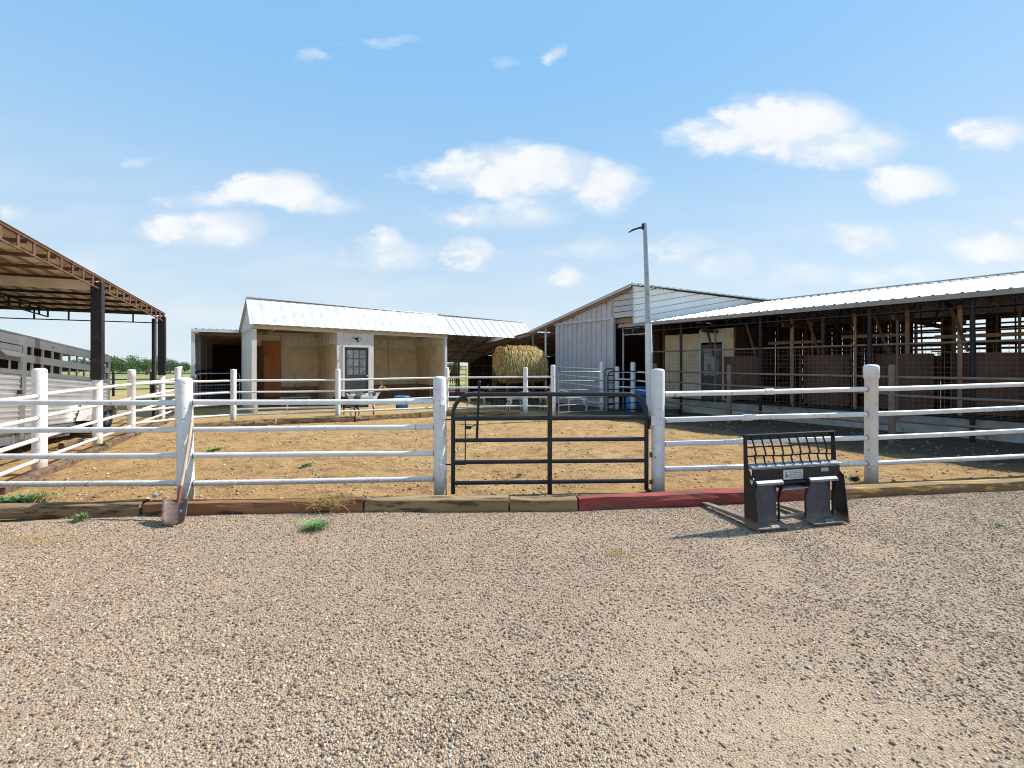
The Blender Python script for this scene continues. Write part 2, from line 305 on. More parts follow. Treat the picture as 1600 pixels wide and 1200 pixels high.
def dirt_mat():
    m = bpy.data.materials.new('yard_dirt'); m.use_nodes = True; t = m.node_tree; bs = t.nodes['Principled BSDF']; bs.inputs['Roughness'].default_value = .95
    bs.inputs['Specular IOR Level'].default_value = .15
    g = N(t, 'ShaderNodeNewGeometry'); sp = N(t, 'ShaderNodeSeparateXYZ'); L(t, g.outputs['Position'], sp.inputs[0])
    def nz(s, d=6, rr=.6, st=(1, 1, 1)):
        mp = N(t, 'ShaderNodeMapping'); mp.inputs['Scale'].default_value = st; L(t, g.outputs['Position'], mp.inputs[0])
        n = N(t, 'ShaderNodeTexNoise'); n.inputs['Scale'].default_value = s; n.inputs['Detail'].default_value = d; n.inputs['Roughness'].default_value = rr; L(t, mp.outputs[0], n.inputs['Vector']); return n.outputs[0]
    def rng_(v, a, b):
        r = N(t, 'ShaderNodeMapRange'); r.inputs['From Min'].default_value = a; r.inputs['From Max'].default_value = b; L(t, v, r.inputs['Value']); return r.outputs[0]
    c = MIX(t, rng_(nz(.9), .35, .65), (.55, .35, .16), (.45, .27, .115))
    c = MIX(t, rng_(nz(3.2, 8, .7), .48, .70), c, (.20, .115, .05))
    c = MIX(t, rng_(nz(26, 4), .62, .72), c, (.60, .46, .29))
    c = MIX(t, rng_(nz(38, 3), .66, .72), c, (.14, .085, .05))
    bv = M(t, 'ADD', M(t, 'MULTIPLY', sp.outputs[0], VV.x), M(t, 'MULTIPLY', sp.outputs[1], VV.y))
    straw = M(t, 'MULTIPLY', M(t, 'MULTIPLY', rng_(sp.outputs[1], 11.8, 15.5), rng_(nz(1.6, 6, .7), .38, .56)), rng_(bv, 12.2, 10.6))
    c = MIX(t, M(t, 'MULTIPLY', straw, .8), c, MIX(t, rng_(nz(11, 5), .4, .6), (.47, .385, .15), (.56, .42, .20)))
    # barn's shade painted into the dirt as a darker colour with a ragged edge
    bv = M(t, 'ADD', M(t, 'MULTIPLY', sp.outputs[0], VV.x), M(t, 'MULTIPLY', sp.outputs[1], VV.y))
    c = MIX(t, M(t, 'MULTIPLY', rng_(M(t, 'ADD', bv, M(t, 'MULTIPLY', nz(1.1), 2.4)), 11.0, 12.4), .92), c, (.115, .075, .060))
    L(t, c, bs.inputs['Base Color'])
    h = M(t, 'ADD', M(t, 'ADD', M(t, 'MULTIPLY', nz(5, 9, .72), 1.0), M(t, 'MULTIPLY', nz(22, 5, .7), .45)), M(t, 'MULTIPLY', nz(3.2, 6, .6, (1, 3, 1)), .5))
    bp = N(t, 'ShaderNodeBump'); bp.inputs['Strength'].default_value = 1.0; bp.inputs['Distance'].default_value = .11; L(t, h, bp.inputs['Height']); L(t, bp.outputs[0], bs.inputs['Normal'])
    return m
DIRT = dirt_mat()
def gravel_mat():
    m = bpy.data.materials.new('gravel_fines'); m.use_nodes = True; t = m.node_tree; bs = t.nodes['Principled BSDF']; bs.inputs['Roughness'].default_value = .95
    bs.inputs['Specular IOR Level'].default_value = .15
    g = N(t, 'ShaderNodeNewGeometry')
    def vo(s, feat='F1', out='Color'):
        n = N(t, 'ShaderNodeTexVoronoi'); n.feature = feat; n.inputs['Scale'].default_value = s; L(t, g.outputs['Position'], n.inputs['Vector']); return n.outputs[out]
    def nz(s, d=6, rr=.6):
        n = N(t, 'ShaderNodeTexNoise'); n.inputs['Scale'].default_value = s; n.inputs['Detail'].default_value = d; n.inputs['Roughness'].default_value = rr; L(t, g.outputs['Position'], n.inputs['Vector']); return n.outputs[0]
    def rng_(v, a, b):
        r = N(t, 'ShaderNodeMapRange'); r.inputs['From Min'].default_value = a; r.inputs['From Max'].default_value = b; L(t, v, r.inputs['Value']); return r.outputs[0]
    c = MIX(t, rng_(nz(.8), .35, .65), (.50, .37, .24), (.42, .30, .188))
    c = MIX(t, rng_(nz(5, 8, .7), .5, .75), c, (.31, .215, .135))
    sv = N(t, 'ShaderNodeSeparateXYZ'); L(t, vo(150), sv.inputs[0])
    cr = N(t, 'ShaderNodeValToRGB'); L(t, sv.outputs[0], cr.inputs[0]); e = cr.color_ramp; e.elements[0].color = (.13, .10, .08, 1); e.elements[1].color = (.62, .56, .50, 1)
    for p, q in ((.2, (.30, .23, .17, 1)), (.45, (.46, .36, .27, 1)), (.7, (.48, .38, .31, 1)), (.85, (.50, .33, .24, 1))):
        el = e.elements.new(p); el.color = q
    c = MIX(t, M(t, 'MULTIPLY', rng_(sv.outputs[1], .35, .5), .75), c, cr.outputs[0])
    L(t, c, bs.inputs['Base Color'])
    h = M(t, 'ADD', M(t, 'MULTIPLY', vo(110, out='Distance'), -1.0), M(t, 'MULTIPLY', nz(30, 6, .7), 1.2))
    bp = N(t, 'ShaderNodeBump'); bp.inputs['Strength'].default_value = .9; bp.inputs['Distance'].default_value = .012; L(t, h, bp.inputs['Height']); L(t, bp.outputs[0], bs.inputs['Normal'])
    return m
GRAVEL = gravel_mat()
FIELD = pmat('dry_field_grass', (.30, .27, .10), (.20, .22, .07), .12, rough=.95, c3=(.38, .33, .14), s3=.35, t3=.5, w3=.2, bump=.4, bscale=3)

g = MB(); g.add([(-3000, -200, -.16), (3000, -200, -.16), (3000, 4000, -.16), (-3000, 4000, -.16)], [(0, 1, 2, 3)])
tag(g.build('ground', FIELD), kind='structure')
def zgravel(x, y):
    yt = ytie(x); near = max(0, 1 - abs(yt - y) / .5)
    return -.012 + .014 * fn(x, y, .7) + .006 * fn(x, y, 3.1) - .012 * near
def zyard(x, y):
    yt = ytie(x); k = min(1, max(0, (y - yt - .15) / .8)); k2 = 1 - min(1, max(0, (y - 11) / 6))
    mound = .05 * max(0, fn(x, y, .35, 3)) + .035 * fn(x, y, 1.3) + .018 * fn(x, y, 4.2) + .014 * fn(x, y, 9.5) + .008 * fn(x, y, 19) - .05 * max(0, .16 - noise.voronoi((x * 2.6, y * 2.6, 0))[0][0])
    return .005 + k * mound * (.4 + .6 * k2)
xs = [-40 + i * 1.2 for i in range(27)] + [-7.6 + i * .09 for i in range(int(15.6 / .09))] + [8.1 + i * 1.2 for i in range(26)]
gridmesh('gravel_lot', xs, lambda x: (ytie(x) + .10, -12, 2.0), 90, zgravel, GRAVEL, 'pale tan gravel lot in front of the timber edging', 'gravel lot')
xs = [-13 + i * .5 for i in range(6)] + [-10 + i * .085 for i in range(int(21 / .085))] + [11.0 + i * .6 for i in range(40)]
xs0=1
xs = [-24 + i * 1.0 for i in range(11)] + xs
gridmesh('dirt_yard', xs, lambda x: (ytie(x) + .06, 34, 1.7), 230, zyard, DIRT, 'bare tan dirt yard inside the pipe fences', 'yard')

def scatter_stones(name, n, sampler, smin, smax, palette, zf, label, cat, seed, flat=.6):
    r = np.random.default_rng(seed)
    bm = bmesh.new(); bmesh.ops.create_icosphere(bm, subdivisions=1, radius=1); bv = np.array([v.co[:] for v in bm.verts]); bf = np.array([[v.index for v in f.verts] for f in bm.faces]); bm.free()
    # 12-vertex rock (subdivision 1 = 42 verts; keep the 12-vert one)
    bm = bmesh.new(); bmesh.ops.create_icosphere(bm, subdivisions=0 if False else 1, radius=1); bm.free()
    ph = (1 + 5 ** .5) / 2
    bv = np.array([(-1, ph, 0), (1, ph, 0), (-1, -ph, 0), (1, -ph, 0), (0, -1, ph), (0, 1, ph), (0, -1, -ph), (0, 1, -ph), (ph, 0, -1), (ph, 0, 1), (-ph, 0, -1), (-ph, 0, 1)]); bv /= np.linalg.norm(bv[0])
    bf = np.array([(0, 11, 5), (0, 5, 1), (0, 1, 7), (0, 7, 10), (0, 10, 11), (1, 5, 9), (5, 11, 4), (11, 10, 2), (10, 7, 6), (7, 1, 8), (3, 9, 4), (3, 4, 2), (3, 2, 6), (3, 6, 8), (3, 8, 9), (4, 9, 5), (2, 4, 11), (6, 2, 10), (8, 6, 7), (9, 8, 1)])
    P = sampler(r, n); n = len(P)
    size = smin * (smax / smin) ** (r.random(n) ** 2.8)
    V = np.repeat(bv[None], n, 0) * (1 + .30 * (r.random((n, 12, 1)) - .5))
    sc3 = np.stack([1 + .5 * (r.random(n) - .5), .75 + .3 * (r.random(n) - .5), flat + .3 * (r.random(n) - .5)], 1); V = V * sc3[:, None, :]
    a = r.random(n) * 6.283; tl = (r.random(n) - .5) * .8; ca, sa, ct, st = np.cos(a), np.sin(a), np.cos(tl), np.sin(tl)
    y = V[..., 1] * ct[:, None] - V[..., 2] * st[:, None]; z = V[..., 1] * st[:, None] + V[..., 2] * ct[:, None]; x = V[..., 0]
    V = np.stack([x * ca[:, None] - y * sa[:, None], x * sa[:, None] + y * ca[:, None], z], 2) * size[:, None, None]
    zz = np.array([zf(p[0], p[1]) for p in P]); V += np.stack([P[:, 0], P[:, 1], zz + size * .22], 1)[:, None, :]
    me = bpy.data.meshes.new(name); me.vertices.add(n * 12); me.vertices.foreach_set('co', V.ravel())
    Fc = (bf[None] + (np.arange(n) * 12)[:, None, None]).reshape(-1, 3); me.loops.add(Fc.size); me.loops.foreach_set('vertex_index', Fc.ravel().astype(np.int32))
    me.polygons.add(len(Fc)); me.polygons.foreach_set('loop_start', (np.arange(len(Fc)) * 3).astype(np.int32)); me.polygons.foreach_set('loop_total', np.full(len(Fc), 3, np.int32))
    me.update()
    at = me.attributes.new('tone', 'FLOAT', 'POINT'); at.data.foreach_set('value', np.repeat(r.random(n), 12).astype(np.float32))
    m = bpy.data.materials.new(name + '_mat'); m.use_nodes = True; t = m.node_tree; bs = t.nodes['Principled BSDF']; bs.inputs['Roughness'].default_value = .8; bs.inputs['Specular IOR Level'].default_value = .25
    an = N(t, 'ShaderNodeAttribute'); an.attribute_name = 'tone'; cr = N(t, 'ShaderNodeValToRGB'); cr.color_ramp.interpolation = 'CONSTANT'; L(t, an.outputs['Fac'], cr.inputs[0])
    e = cr.color_ramp; e.elements[0].color = (*palette[0][1], 1); e.elements[1].position = palette[1][0]; e.elements[1].color = (*palette[1][1], 1)
    for p, q in palette[2:]: el = e.elements.new(p); el.color = (*q, 1)
    gg = N(t, 'ShaderNodeNewGeometry'); nn = N(t, 'ShaderNodeTexNoise'); nn.inputs['Scale'].default_value = 90; L(t, gg.outputs['Position'], nn.inputs['Vector'])
    c = MIX(t, M(t, 'MULTIPLY', nn.outputs[0], .5), cr.outputs[0], (.36, .29, .22)); L(t, c, bs.inputs['Base Color'])
    me.materials.append(m); o = bpy.data.objects.new(name, me); col.objects.link(o); tag(o, label, cat, kind='stuff'); return o
def samp_gravel(r, n):
    # uniform over the part of the lot near the camera, thinned by patches; a deeper drift against the timbers
    k = int(n * 2.2); y = 1.2 + (r.random(k)) ** 0.75 * 4.9; x = (r.random(k) - .5) * 2 * (y * 1.28 + .5)
    keep = []
    for a, b in zip(x, y):
        if b > ytie(a) - .03: continue
        d = .62 + .8 * fn(a, b, .42, 9) + .5 * fn(a, b, 1.7, 4) + max(0, .35 - (ytie(a) - b)) * 1.5
        if random.random() < max(.10, min(1, d + .18)): keep.append((a, b))
        if len(keep) >= n: break
    return np.array(keep)
PAL = [(0, (.035, .026, .020)), (.14, (.13, .085, .058)), (.25, (.27, .185, .12)), (.38, (.40, .285, .19)), (.53, (.49, .365, .25)), (.69, (.46, .30, .20)), (.79, (.36, .205, .125)), (.85, (.24, .215, .195)), (.90, (.55, .45, .34)), (.97, (.70, .62, .51))]
scatter_stones('gravel', 270000, samp_gravel, .0029, .0122, PAL, zgravel, 'loose pink grey and tan gravel stones over the lot', 'gravel', 3)
def samp_yard(r, n):
    k = n * 2; y = 5.3 + r.random(k) ** 1.4 * 9; x = (r.random(k) - .5) * 2 * (y * 1.1); o = []
    for a, b in zip(x, y):
        if b > ytie(a) + .25 and a > -3.6 - .47 * b and fn(a, b, 1.1, 2) > -.25: o.append((a, b))
    return np.array(o[:n])
scatter_stones('dirt_clods', 9000, samp_yard, .006, .032, [(0, (.20, .12, .065)), (.3, (.36, .235, .125)), (.6, (.46, .31, .17)), (.9, (.62, .52, .40))], zyard, 'small dirt clods and pebbles strewn over the yard', 'dirt clods', 5)

# ------------------------------------------------------------------ timber edging
def timber(p, q, w, h, mat, label, cat='timber', group=None, seed=0, z0=-.03, name='timber'):
    """p,q: ground points of its front edge; w deep, h high"""
    r = random.Random(seed); p = Vector(p); q = Vector(q); d = (q - p); l = d.length; d.normalize(); n = Vector((-d.y, d.x, 0))
    if n.y < 0: n = -n
    m = MB(); k = max(4, int(l / .16)); vs = []; ph = r.random() * 50
    sec = [(0.0, z0), (-.004, h * .5), (.006, h * .93), (.022, h), (w * .5, h + .004), (w - .02, h - .004), (w, h * .9), (w, z0)]
    for i in range(k + 1):
        t = i / k
        for (a, b) in sec:
            ja = .022 * noise.noise((t * l * 1.7 + ph, a * 6, b * 8)) + .009 * noise.noise((t * l * 9 + ph, a * 20, b * 20)); jb = .020 * noise.noise((t * l * 1.1 + ph, a * 3, 0)) + (.007 * noise.noise((t * l * 11, a * 25 + ph, 3)))
            vs.append(p + d * (t * l) + n * (a + ja) + Vector((0, 0, b + (jb if b > 0 else 0))))
    s = len(sec); fs = [(i * s + j, i * s + j + 1, (i + 1) * s + j + 1, (i + 1) * s + j) for i in range(k) for j in range(s - 1)]
    fs = [f[::-1] for f in fs]; m.add(vs, fs); m.add(vs[:s], [tuple(range(s))]); m.add(vs[-s:], [tuple(range(s))[::-1]])
    o = m.build(name, mat, bevel=.004); tag(o, label, cat, group); return o
GT = 'landscape timbers edging the dirt yard'
TT = [(-9.5, 4.2), (-5.36, 4.76), (-4.10, 5.02), (-1.69, 5.155), (-.03, 5.165), (.74, 5.18), (3.74, 5.63), (3.99, 5.68), (7.2, 6.15), (10.5, 6.6)]
timber((-9.5, 4.35, 0), (-4.12, 5.02, 0), .19, .115, TIE1, 'weathered grey-brown landscape timber at the far left of the front edging', group=GT, seed=1)
timber((-4.08, 5.03, 0), (-1.69, 5.155, 0), .19, .112, TIE2, 'orange-brown landscape timber behind the shovel', group=GT, seed=2)
timber((-1.67, 5.15, 0), (-.04, 5.16, 0), .19, .118, TIE3, 'tan split landscape timber under the white post left of the black gate', group=GT, seed=3)
timber((-.02, 5.165, 0), (.745, 5.18, 0), .19, .112, TIE3, 'short tan landscape timber under the middle of the black gate', group=GT, seed=4)
timber((.765, 5.175, 0), (3.82, 5.635, 0), .19, .125, TIER, 'red painted landscape timber beside the right gate post', group=GT, seed=5)
timber((3.84, 5.645, 0), (9.8, 6.5, 0), .19, .10, TIEY, 'faded yellow painted landscape timber right of the fork frame', group=GT, seed=6)

# ------------------------------------------------------------------ pipe fences
def cap_post(p, h, r, lean=(0, 0), flare=0.0, band=False):
    m = MB(); p = Vector(p); top = p + Vector((lean[0], lean[1], h)); dn = p - Vector((0, 0, .12))
    n = 24; prof = []; ax = (top - dn); Lh = ax.length
    prof = [(r, 0), (r, Lh - r * .45 - (.16 if flare else 0))]
    if flare: prof += [(r + flare, Lh - r * .45 - .155), (r + flare, Lh - r * .45)]
    R2 = r + flare
    prof += [(R2 * .985, Lh - R2 * .36), (R2 * .90, Lh - R2 * .18), (R2 * .7, Lh - R2 * .07), (R2 * .4, Lh - R2 * .02), (0.002, Lh)]
    m.lathe(dn, prof, n, ax)
    return m
def fence(name, label, posts, rails, rr, mat=WHITE, group=None, sleeves=(), extra=(), skip_rails=(), cat='fence', ri=.0):
    """posts: (x, y, height, radius, leanx, flare); rails: per gap a list of (z0, z1)"""
    e = empty(name, Vector((posts[0][0], posts[0][1], 0)), label, cat, group)
    for pp in posts:
        x, y, h, r = pp[:4]
        if r > 0: cap_post((x, y, 0), h, r, (pp[4] if len(pp) > 4 else 0, 0), pp[5] if len(pp) > 5 else 0).build('post', mat, e)
    for i, (a, b) in enumerate(zip(posts, posts[1:])):
        for (z0, z1) in rails[i]:
            m = MB(); k = 6; A = Vector((a[0], a[1], z0)); Bq = Vector((b[0], b[1], z1)); pts = []
            for t in range(k + 1):
                f = t / k; pts.append(A.lerp(Bq, f) + Vector((0, 0, .008 * noise.noise((f * 2.1 + i, z0 * 3, a[0])))))
            m.path(pts, rr, 14); m.build('rail', mat, e)
            if A.y < 9 and mat is WHITE:
                dd = (Bq - A).normalized()
                for (P_, s_, q_) in ((A, 1, a), (Bq, -1, b)):
                    if q_[3] > 0: c_ = P_ + dd * s_ * (q_[3] - .004); w_ = MB(); w_.tube(c_, c_ + dd * s_ * .007, rr + .0035, n=14); w_.build('weld', RUST, e)
    return e
# front fence, left of the gate
fp = [(X(-50, 5.4), 5.4, 1.52, .082), (X(291, 5.4), 5.40, 1.50, .088, -.03), (X(688, 5.69), 5.69, 1.505, .082, -.008)]
fr = [[(1.20, 1.195), (.865, .88), (.56, .57), (.235, .24)], [(1.2, 1.185), (.88, .87), (.57, .545), (.24, .22)]]
e = fence('pipe_fence', 'white pipe fence left of the black gate, with the shovel leaning on it', fp, fr, .033, group='white pipe fences round the yard')
m = MB(); m.abox(fp[2][0] + .02, fp[2][0] + .075, 5.585, 5.62, .98, 1.16); m.build('latch_plate', WHITE, e, bevel=.004)
m = MB(); m.abox(fp[2][0] + .01, fp[2][0] + .07, 5.585, 5.615, .30, .42); m.build('latch_plate', WHITE, e, bevel=.004)
for (pa, pb, f0, zz) in ((1, 2, .86, 1.186), (1, 2, .90, .872), (0, 1, .55, .235)):
    A = Vector((fp[pa][0], fp[pa][1], zz)); Bq = Vector((fp[pb][0], fp[pb][1], zz)); c = A.lerp(Bq, f0); d = (Bq - A).normalized()
    m = MB(); m.tube(c - d * .004, c + d * .004, .0345, n=14); m.build('weld_ring', BROWNPIPE, e)
# front fence, right of the gate
fp2 = [(X(1028, 5.83), 5.83, 1.60, .083, 0.0), (X(1361, 6.34), 6.34, 1.655, .080, .004, .014), (8.81, 6.96, 1.68, .08), (13.6, 7.75, 1.7, .08)]
fr2 = [[(1.27, 1.31), (.94, .965), (.63, .635), (.31, .275)], [(1.31, 1.38), (.965, 1.03), (.635, .68), (.275, .30)], [(1.38, 1.42), (1.03, 1.07), (.68, .72), (.30, .33)]]
e2 = fence('pipe_fence', 'white pipe fence in front of the yard, right of the black gate', fp2, fr2, .034, group='white pipe fences round the yard')
for (pa, f0, za, zb) in ((0, .50, 1.27, 1.31), (0, .40, .94, .965), (0, .37, .63, .635)):
    A = Vector((fp2[pa][0], fp2[pa][1], za)); Bq = Vector((fp2[pa + 1][0], fp2[pa + 1][1], zb)); c = A.lerp(Bq, f0); d = (Bq - A).normalized()
    m = MB(); m.tube(c - d * .065, c + d * .065, .041, n=16); m.build('pipe_sleeve', WHITE, e2)
m = MB(); m.abox(fp2[0][0] - .105, fp2[0][0] - .05, 5.755, 5.765, .88, 1.0); m.tube((fp2[0][0] - .08, 5.75, .94), (fp2[0][0] - .08, 5.757, .94), .014); m.build('hinge_plate', WHITE, e2)
m = MB(); m.tube((fp2[0][0] - .10, 5.80, .47), (fp2[0][0] - .10, 5.80, .53), .018); m.tube((fp2[0][0] - .10, 5.80, .13), (fp2[0][0] - .10, 5.80, .18), .018); m.build('hinge_pin', RUST, e2)
# left side fence
def LF(d, off=0.0): return (-3.92 - .47 * d - off, d)
lp = [(*LF(5.4), 0, 0)] + [(*LF(6.9), 1.60, .088), (*LF(8.9), 1.44, .078), (*LF(10.7), 1.55, .078, 0, .006), (*LF(13.1), 1.5, .075), (*LF(15.1), 1.62, .07), (*LF(17.2), 0, 0)]
lr = []
for a, b in zip(lp, lp[1:]): lr.append([(1.20, 1.20), (.86, .86), (.545, .545), (.22, .22)])
lr[0] = [(1.16, 1.18), (.83, .85), (.51, .53), (.20, .21)]
fence('pipe_fence', 'white pipe fence running back along the stock trailer under the carport', lp, lr, .031, group='white pipe fences round the yard')
# rear yard fence
rp = [(X(207, 10.75), 10.75, 0, 0), (X(278, 11.6), 11.6, 1.60, .07), (X(365, 12.54), 12.54, 1.54, .076), (X(528, 13.56), 13.56, 1.54, .074), (X(698, 15.1), 15.1, 1.58, .070), (X(821, 15.0), 15.0, 1.58, .078), (X(864, 14.76), 14.76, 1.66, .076)]
rr_ = [[(1.2, 1.22), (.87, .89), (.56, .58), (.26, .28)], [(1.22, 1.22), (.89, .90), (.58, .60), (.28, .28)], [(1.22, 1.21), (.90, .875), (.58, .55), (.28, .26), (.43, .41)],
       [(1.21, 1.24), (.875, .90), (.55, .59), (.26, .25)], [(1.24, 1.26), (.90, .92), (.59, .61), (.25, .31)], [(1.26, 1.27), (.92, .93), (.61, .62), (.31, .30)]]
e3 = fence('pipe_fence', 'white pipe fence across the middle of the yard in front of the goats', rp, rr_, .030, group='white pipe fences round the yard')
m = MB(); c = Vector((X(449, 13.05), 13.05, 0)); m.tube(c + Vector((0, 0, .22)), c + Vector((0, 0, .62)), .022); m.build('short_post', WHITE, e3)
# timbers along the rear fence
for i, (a, b, mt, lb) in enumerate([((X(290, 11.5), 11.5), (X(430, 12.55), 12.55), TIE3, 'brown timber at the foot of the middle fence, left of the goats'), ((X(432, 12.57), 12.57), (X(553, 13.15), 13.15), TIE3, 'brown timber at the foot of the middle fence below the black and white goat'),
                              ((X(556, 13.2), 13.2), (X(688, 14.6), 14.6), TIE3, 'brown timber at the foot of the middle fence below the blue tub'), ((X(692, 14.7), 14.7), (X(812, 14.75), 14.75), TIE1, 'timber at the foot of the middle fence behind the gate lever')]):
    timber((*a, 0), (*b, 0), .2, .17, mt, lb, group='timbers under the middle fence', seed=20 + i)
for i, (d0, d1) in enumerate(((5.7, 7.9), (8.0, 10.3), (10.4, 12.6), (12.7, 15))):
    a = LF(d0, -.05); b = LF(d1, -.05)
    timber((*b, 0), (*a, 0), .14, .10, TIE4, ['weathered timber under the side fence nearest the camera', 'weathered timber under the side fence below the trailer fender', 'weathered timber under the side fence behind the second carport post', 'weathered timber under the far end of the side fence'][i], group='timbers under the side fence', seed=40 + i)

# ------------------------------------------------------------------ black gate
def gate_pt(px, z, dd=0): d = 5.71 + (px - 706) / 305 * .11 + dd; return Vector((X(px, d), d, z))
ge = empty('pipe_gate', gate_pt(706, 0), 'black pipe gate with rounded top corners closing the yard opening', 'gate')
m = MB(); rc = .24; a = gate_pt(708, .0); b = gate_pt(1010, .0); dirg = (b - a).normalized(); zt = 1.275
pts = [a + Vector((0, 0, .03)), a + Vector((0, 0, zt - rc))] + [a + dirg * (rc - rc * math.cos(t)) + Vector((0, 0, zt - rc + rc * math.sin(t))) for t in [R(q) for q in (15, 30, 45, 60, 75, 90)]]
pts2 = [b - dirg * (rc - rc * math.cos(t)) + Vector((0, 0, zt - rc + rc * math.sin(t))) for t in [R(q) for q in (90, 75, 60, 45, 30, 15)]] + [b + Vector((0, 0, zt - rc)), b + Vector((0, 0, .05))]
m.path(pts + pts2, .0275, 16); m.build('gate_frame', BLACK, ge)
for z, r in ((.975, .031), (.70, .026), (.425, .026), (.165, .026)):
    m = MB(); m.tube(a + Vector((0, 0, z)), b + Vector((0, 0, z)), r, n=16); m.build('rail', BLACK, ge)
m = MB(); c = gate_pt(859, 0); m.tube(c + Vector((0, -.004, .02)), c + Vector((0, -.004, zt + .01)), .030, n=16); m.build('centre_upright', BLACK, ge)
m = MB(); m.tube(gate_pt(749, 1.42, -.05), gate_pt(745, .73, -.05), .016); m.lathe(gate_pt(749, 1.405, -.05), [(.016, 0), (.022, .01), (.022, .03), (.012, .045), (0.001, .05)], 12); m.build('latch_lever', DARKSTEEL, ge)
m = MB(); q1 = gate_pt(727, 1.02, -.035); q2 = gate_pt(727, .41, -.035); m.tube(q1, q2, .008)
m.tube(gate_pt(695, .965, -.035), gate_pt(728, .965, -.035), .009); m.tube(gate_pt(696, .405, -.035), gate_pt(728, .405, -.035), .009); m.tube(gate_pt(736, .875, -.04), gate_pt(746, .905, -.04), .007); m.build('latch_rod', BLACK, ge)
m = MB(); m.box(gate_pt(732, .865, -.04), Vector((.034, 0, 0)), Vector((0, .018, 0)), Vector((0, 0, .02))); m.build('latch_box', BLACK, ge, bevel=.004)
m = MB(); m.box(gate_pt(1014, .90, 0), Vector((.012, 0, 0)), Vector((0, .03, 0)), Vector((0, 0, .07))); m.build('hinge', BLACK, ge)

# ------------------------------------------------------------------ fork frame (skid-steer pallet fork attachment)
fo = Vector((2.42, 4.47, 0)); FX = Vector((.974, .225, 0)).normalized(); FY = Vector((-.225, .974, 0)).normalized()
tilt = R(2.0)
def fk(x, y, z): # slight backward tilt
    yy = y * math.cos(tilt) + z * math.sin(tilt) * .6; return fo + FX * x + FY * yy + Vector((0, 0, z))
fe = empty('fork_attachment', fo, 'black steel pallet fork frame standing on the gravel in front of the red timber', 'fork frame')
W = 1.10
def plate(x0, x1, poly):  # polygon in (y,z), thickness in x
    m = MB(); m.prism([fk(x0, y, z) for (y, z) in poly], fk(x1, 0, 0) - fk(x0, 0, 0)); return m
side = [(0, .0), (.19, 0.01), (.19, .935), (.150, .935), (.135, .60), (.095, .535), (.052, .50)]
sp1 = plate(0, .012, side).build('side_plate', FRAME, fe, bevel=.002)
plate(W, W + .012, side).build('side_plate', FRAME, fe, bevel=.002)
m = MB(); m.bar(fk(-.012, .17, .925), fk(W + .024, .17, .93), .045, .012); m.bar(fk(0, .185, .90), fk(W, .185, .905), .008, .06); m.build('top_bar', FRAME, fe, bevel=.002)
for i in range(9):
    x = .105 + i * .111; b = .012 * math.sin(i * 2.1); m = MB()
    m.path([fk(x - .010 + b * .2, .18, .90), fk(x + b, .155 + b, .80), fk(x + b * .5 + .006, .14, .73), fk(x - .004, .15, .70), fk(x - .022, .115, .645), fk(x - .015, .095, .625)], .0085, 8); m.build('guard_bar', FRAME, fe)
for z, bb in ((.80, .004), (.708, -.006)):
    m = MB(); m.path([fk(.01 + (W - .02) * t / 8, .165 - .012 * math.sin(t), z + .006 * math.sin(t * 1.3) + t * bb * .2) for t in range(9)], .0082, 8); m.build('guard_bar', FRAME, fe)
m = MB(); m.prism([fk(.012, y, z) for (y, z) in ((.085, .600), (.09, .616), (.16, .634), (.17, .63), (.17, .60), (.09, .590))], fk(W, 0, 0) - fk(.012, 0, 0)); m.build('shelf', DARKLEDGE, fe, bevel=.003)
m = MB(); m.box(fk(W / 2, .085, .53), FX * (W / 2 - .014), FY * .008, Vector((0, 0, .062))); m.build('cross_panel', FRAME, fe, bevel=.002)
def sticker(x0, x1, z0, z1, lines):
    m = MB(); m.box(fk((x0 + x1) / 2, .0745, (z0 + z1) / 2), FX * (x1 - x0) / 2, FY * .0012, Vector((0, 0, (z1 - z0) / 2))); s = m.build('decal', STICKER, fe)
    m = MB(); r = random.Random(int(x0 * 100))
    for i in range(lines):
        z = z1 - (i + .8) * (z1 - z0) / (lines + .6); x = x0 + (x1 - x0) * (.30 if lines > 2 else .08)
        while x < x1 - .012:
            l = r.uniform(.006, .016); m.box(fk(x + l / 2, .0728, z), FX * l / 2, FY * .0004, Vector((0, 0, .0035))); x += l + .005
    if lines > 2: m.box(fk(x0 + .03, .0728, (z0 + z1) / 2), FX * .006, FY * .0004, Vector((0, 0, .03))); m.box(fk(x0 + .048, .0728, (z0 + z1) / 2 - .012), FX * .010, FY * .0004, Vector((0, 0, .012)))
    m.build('decal_print', INK, s)
sticker(.375, .615, .475, .572, 5); sticker(.845, .935, .535, .572, 2)
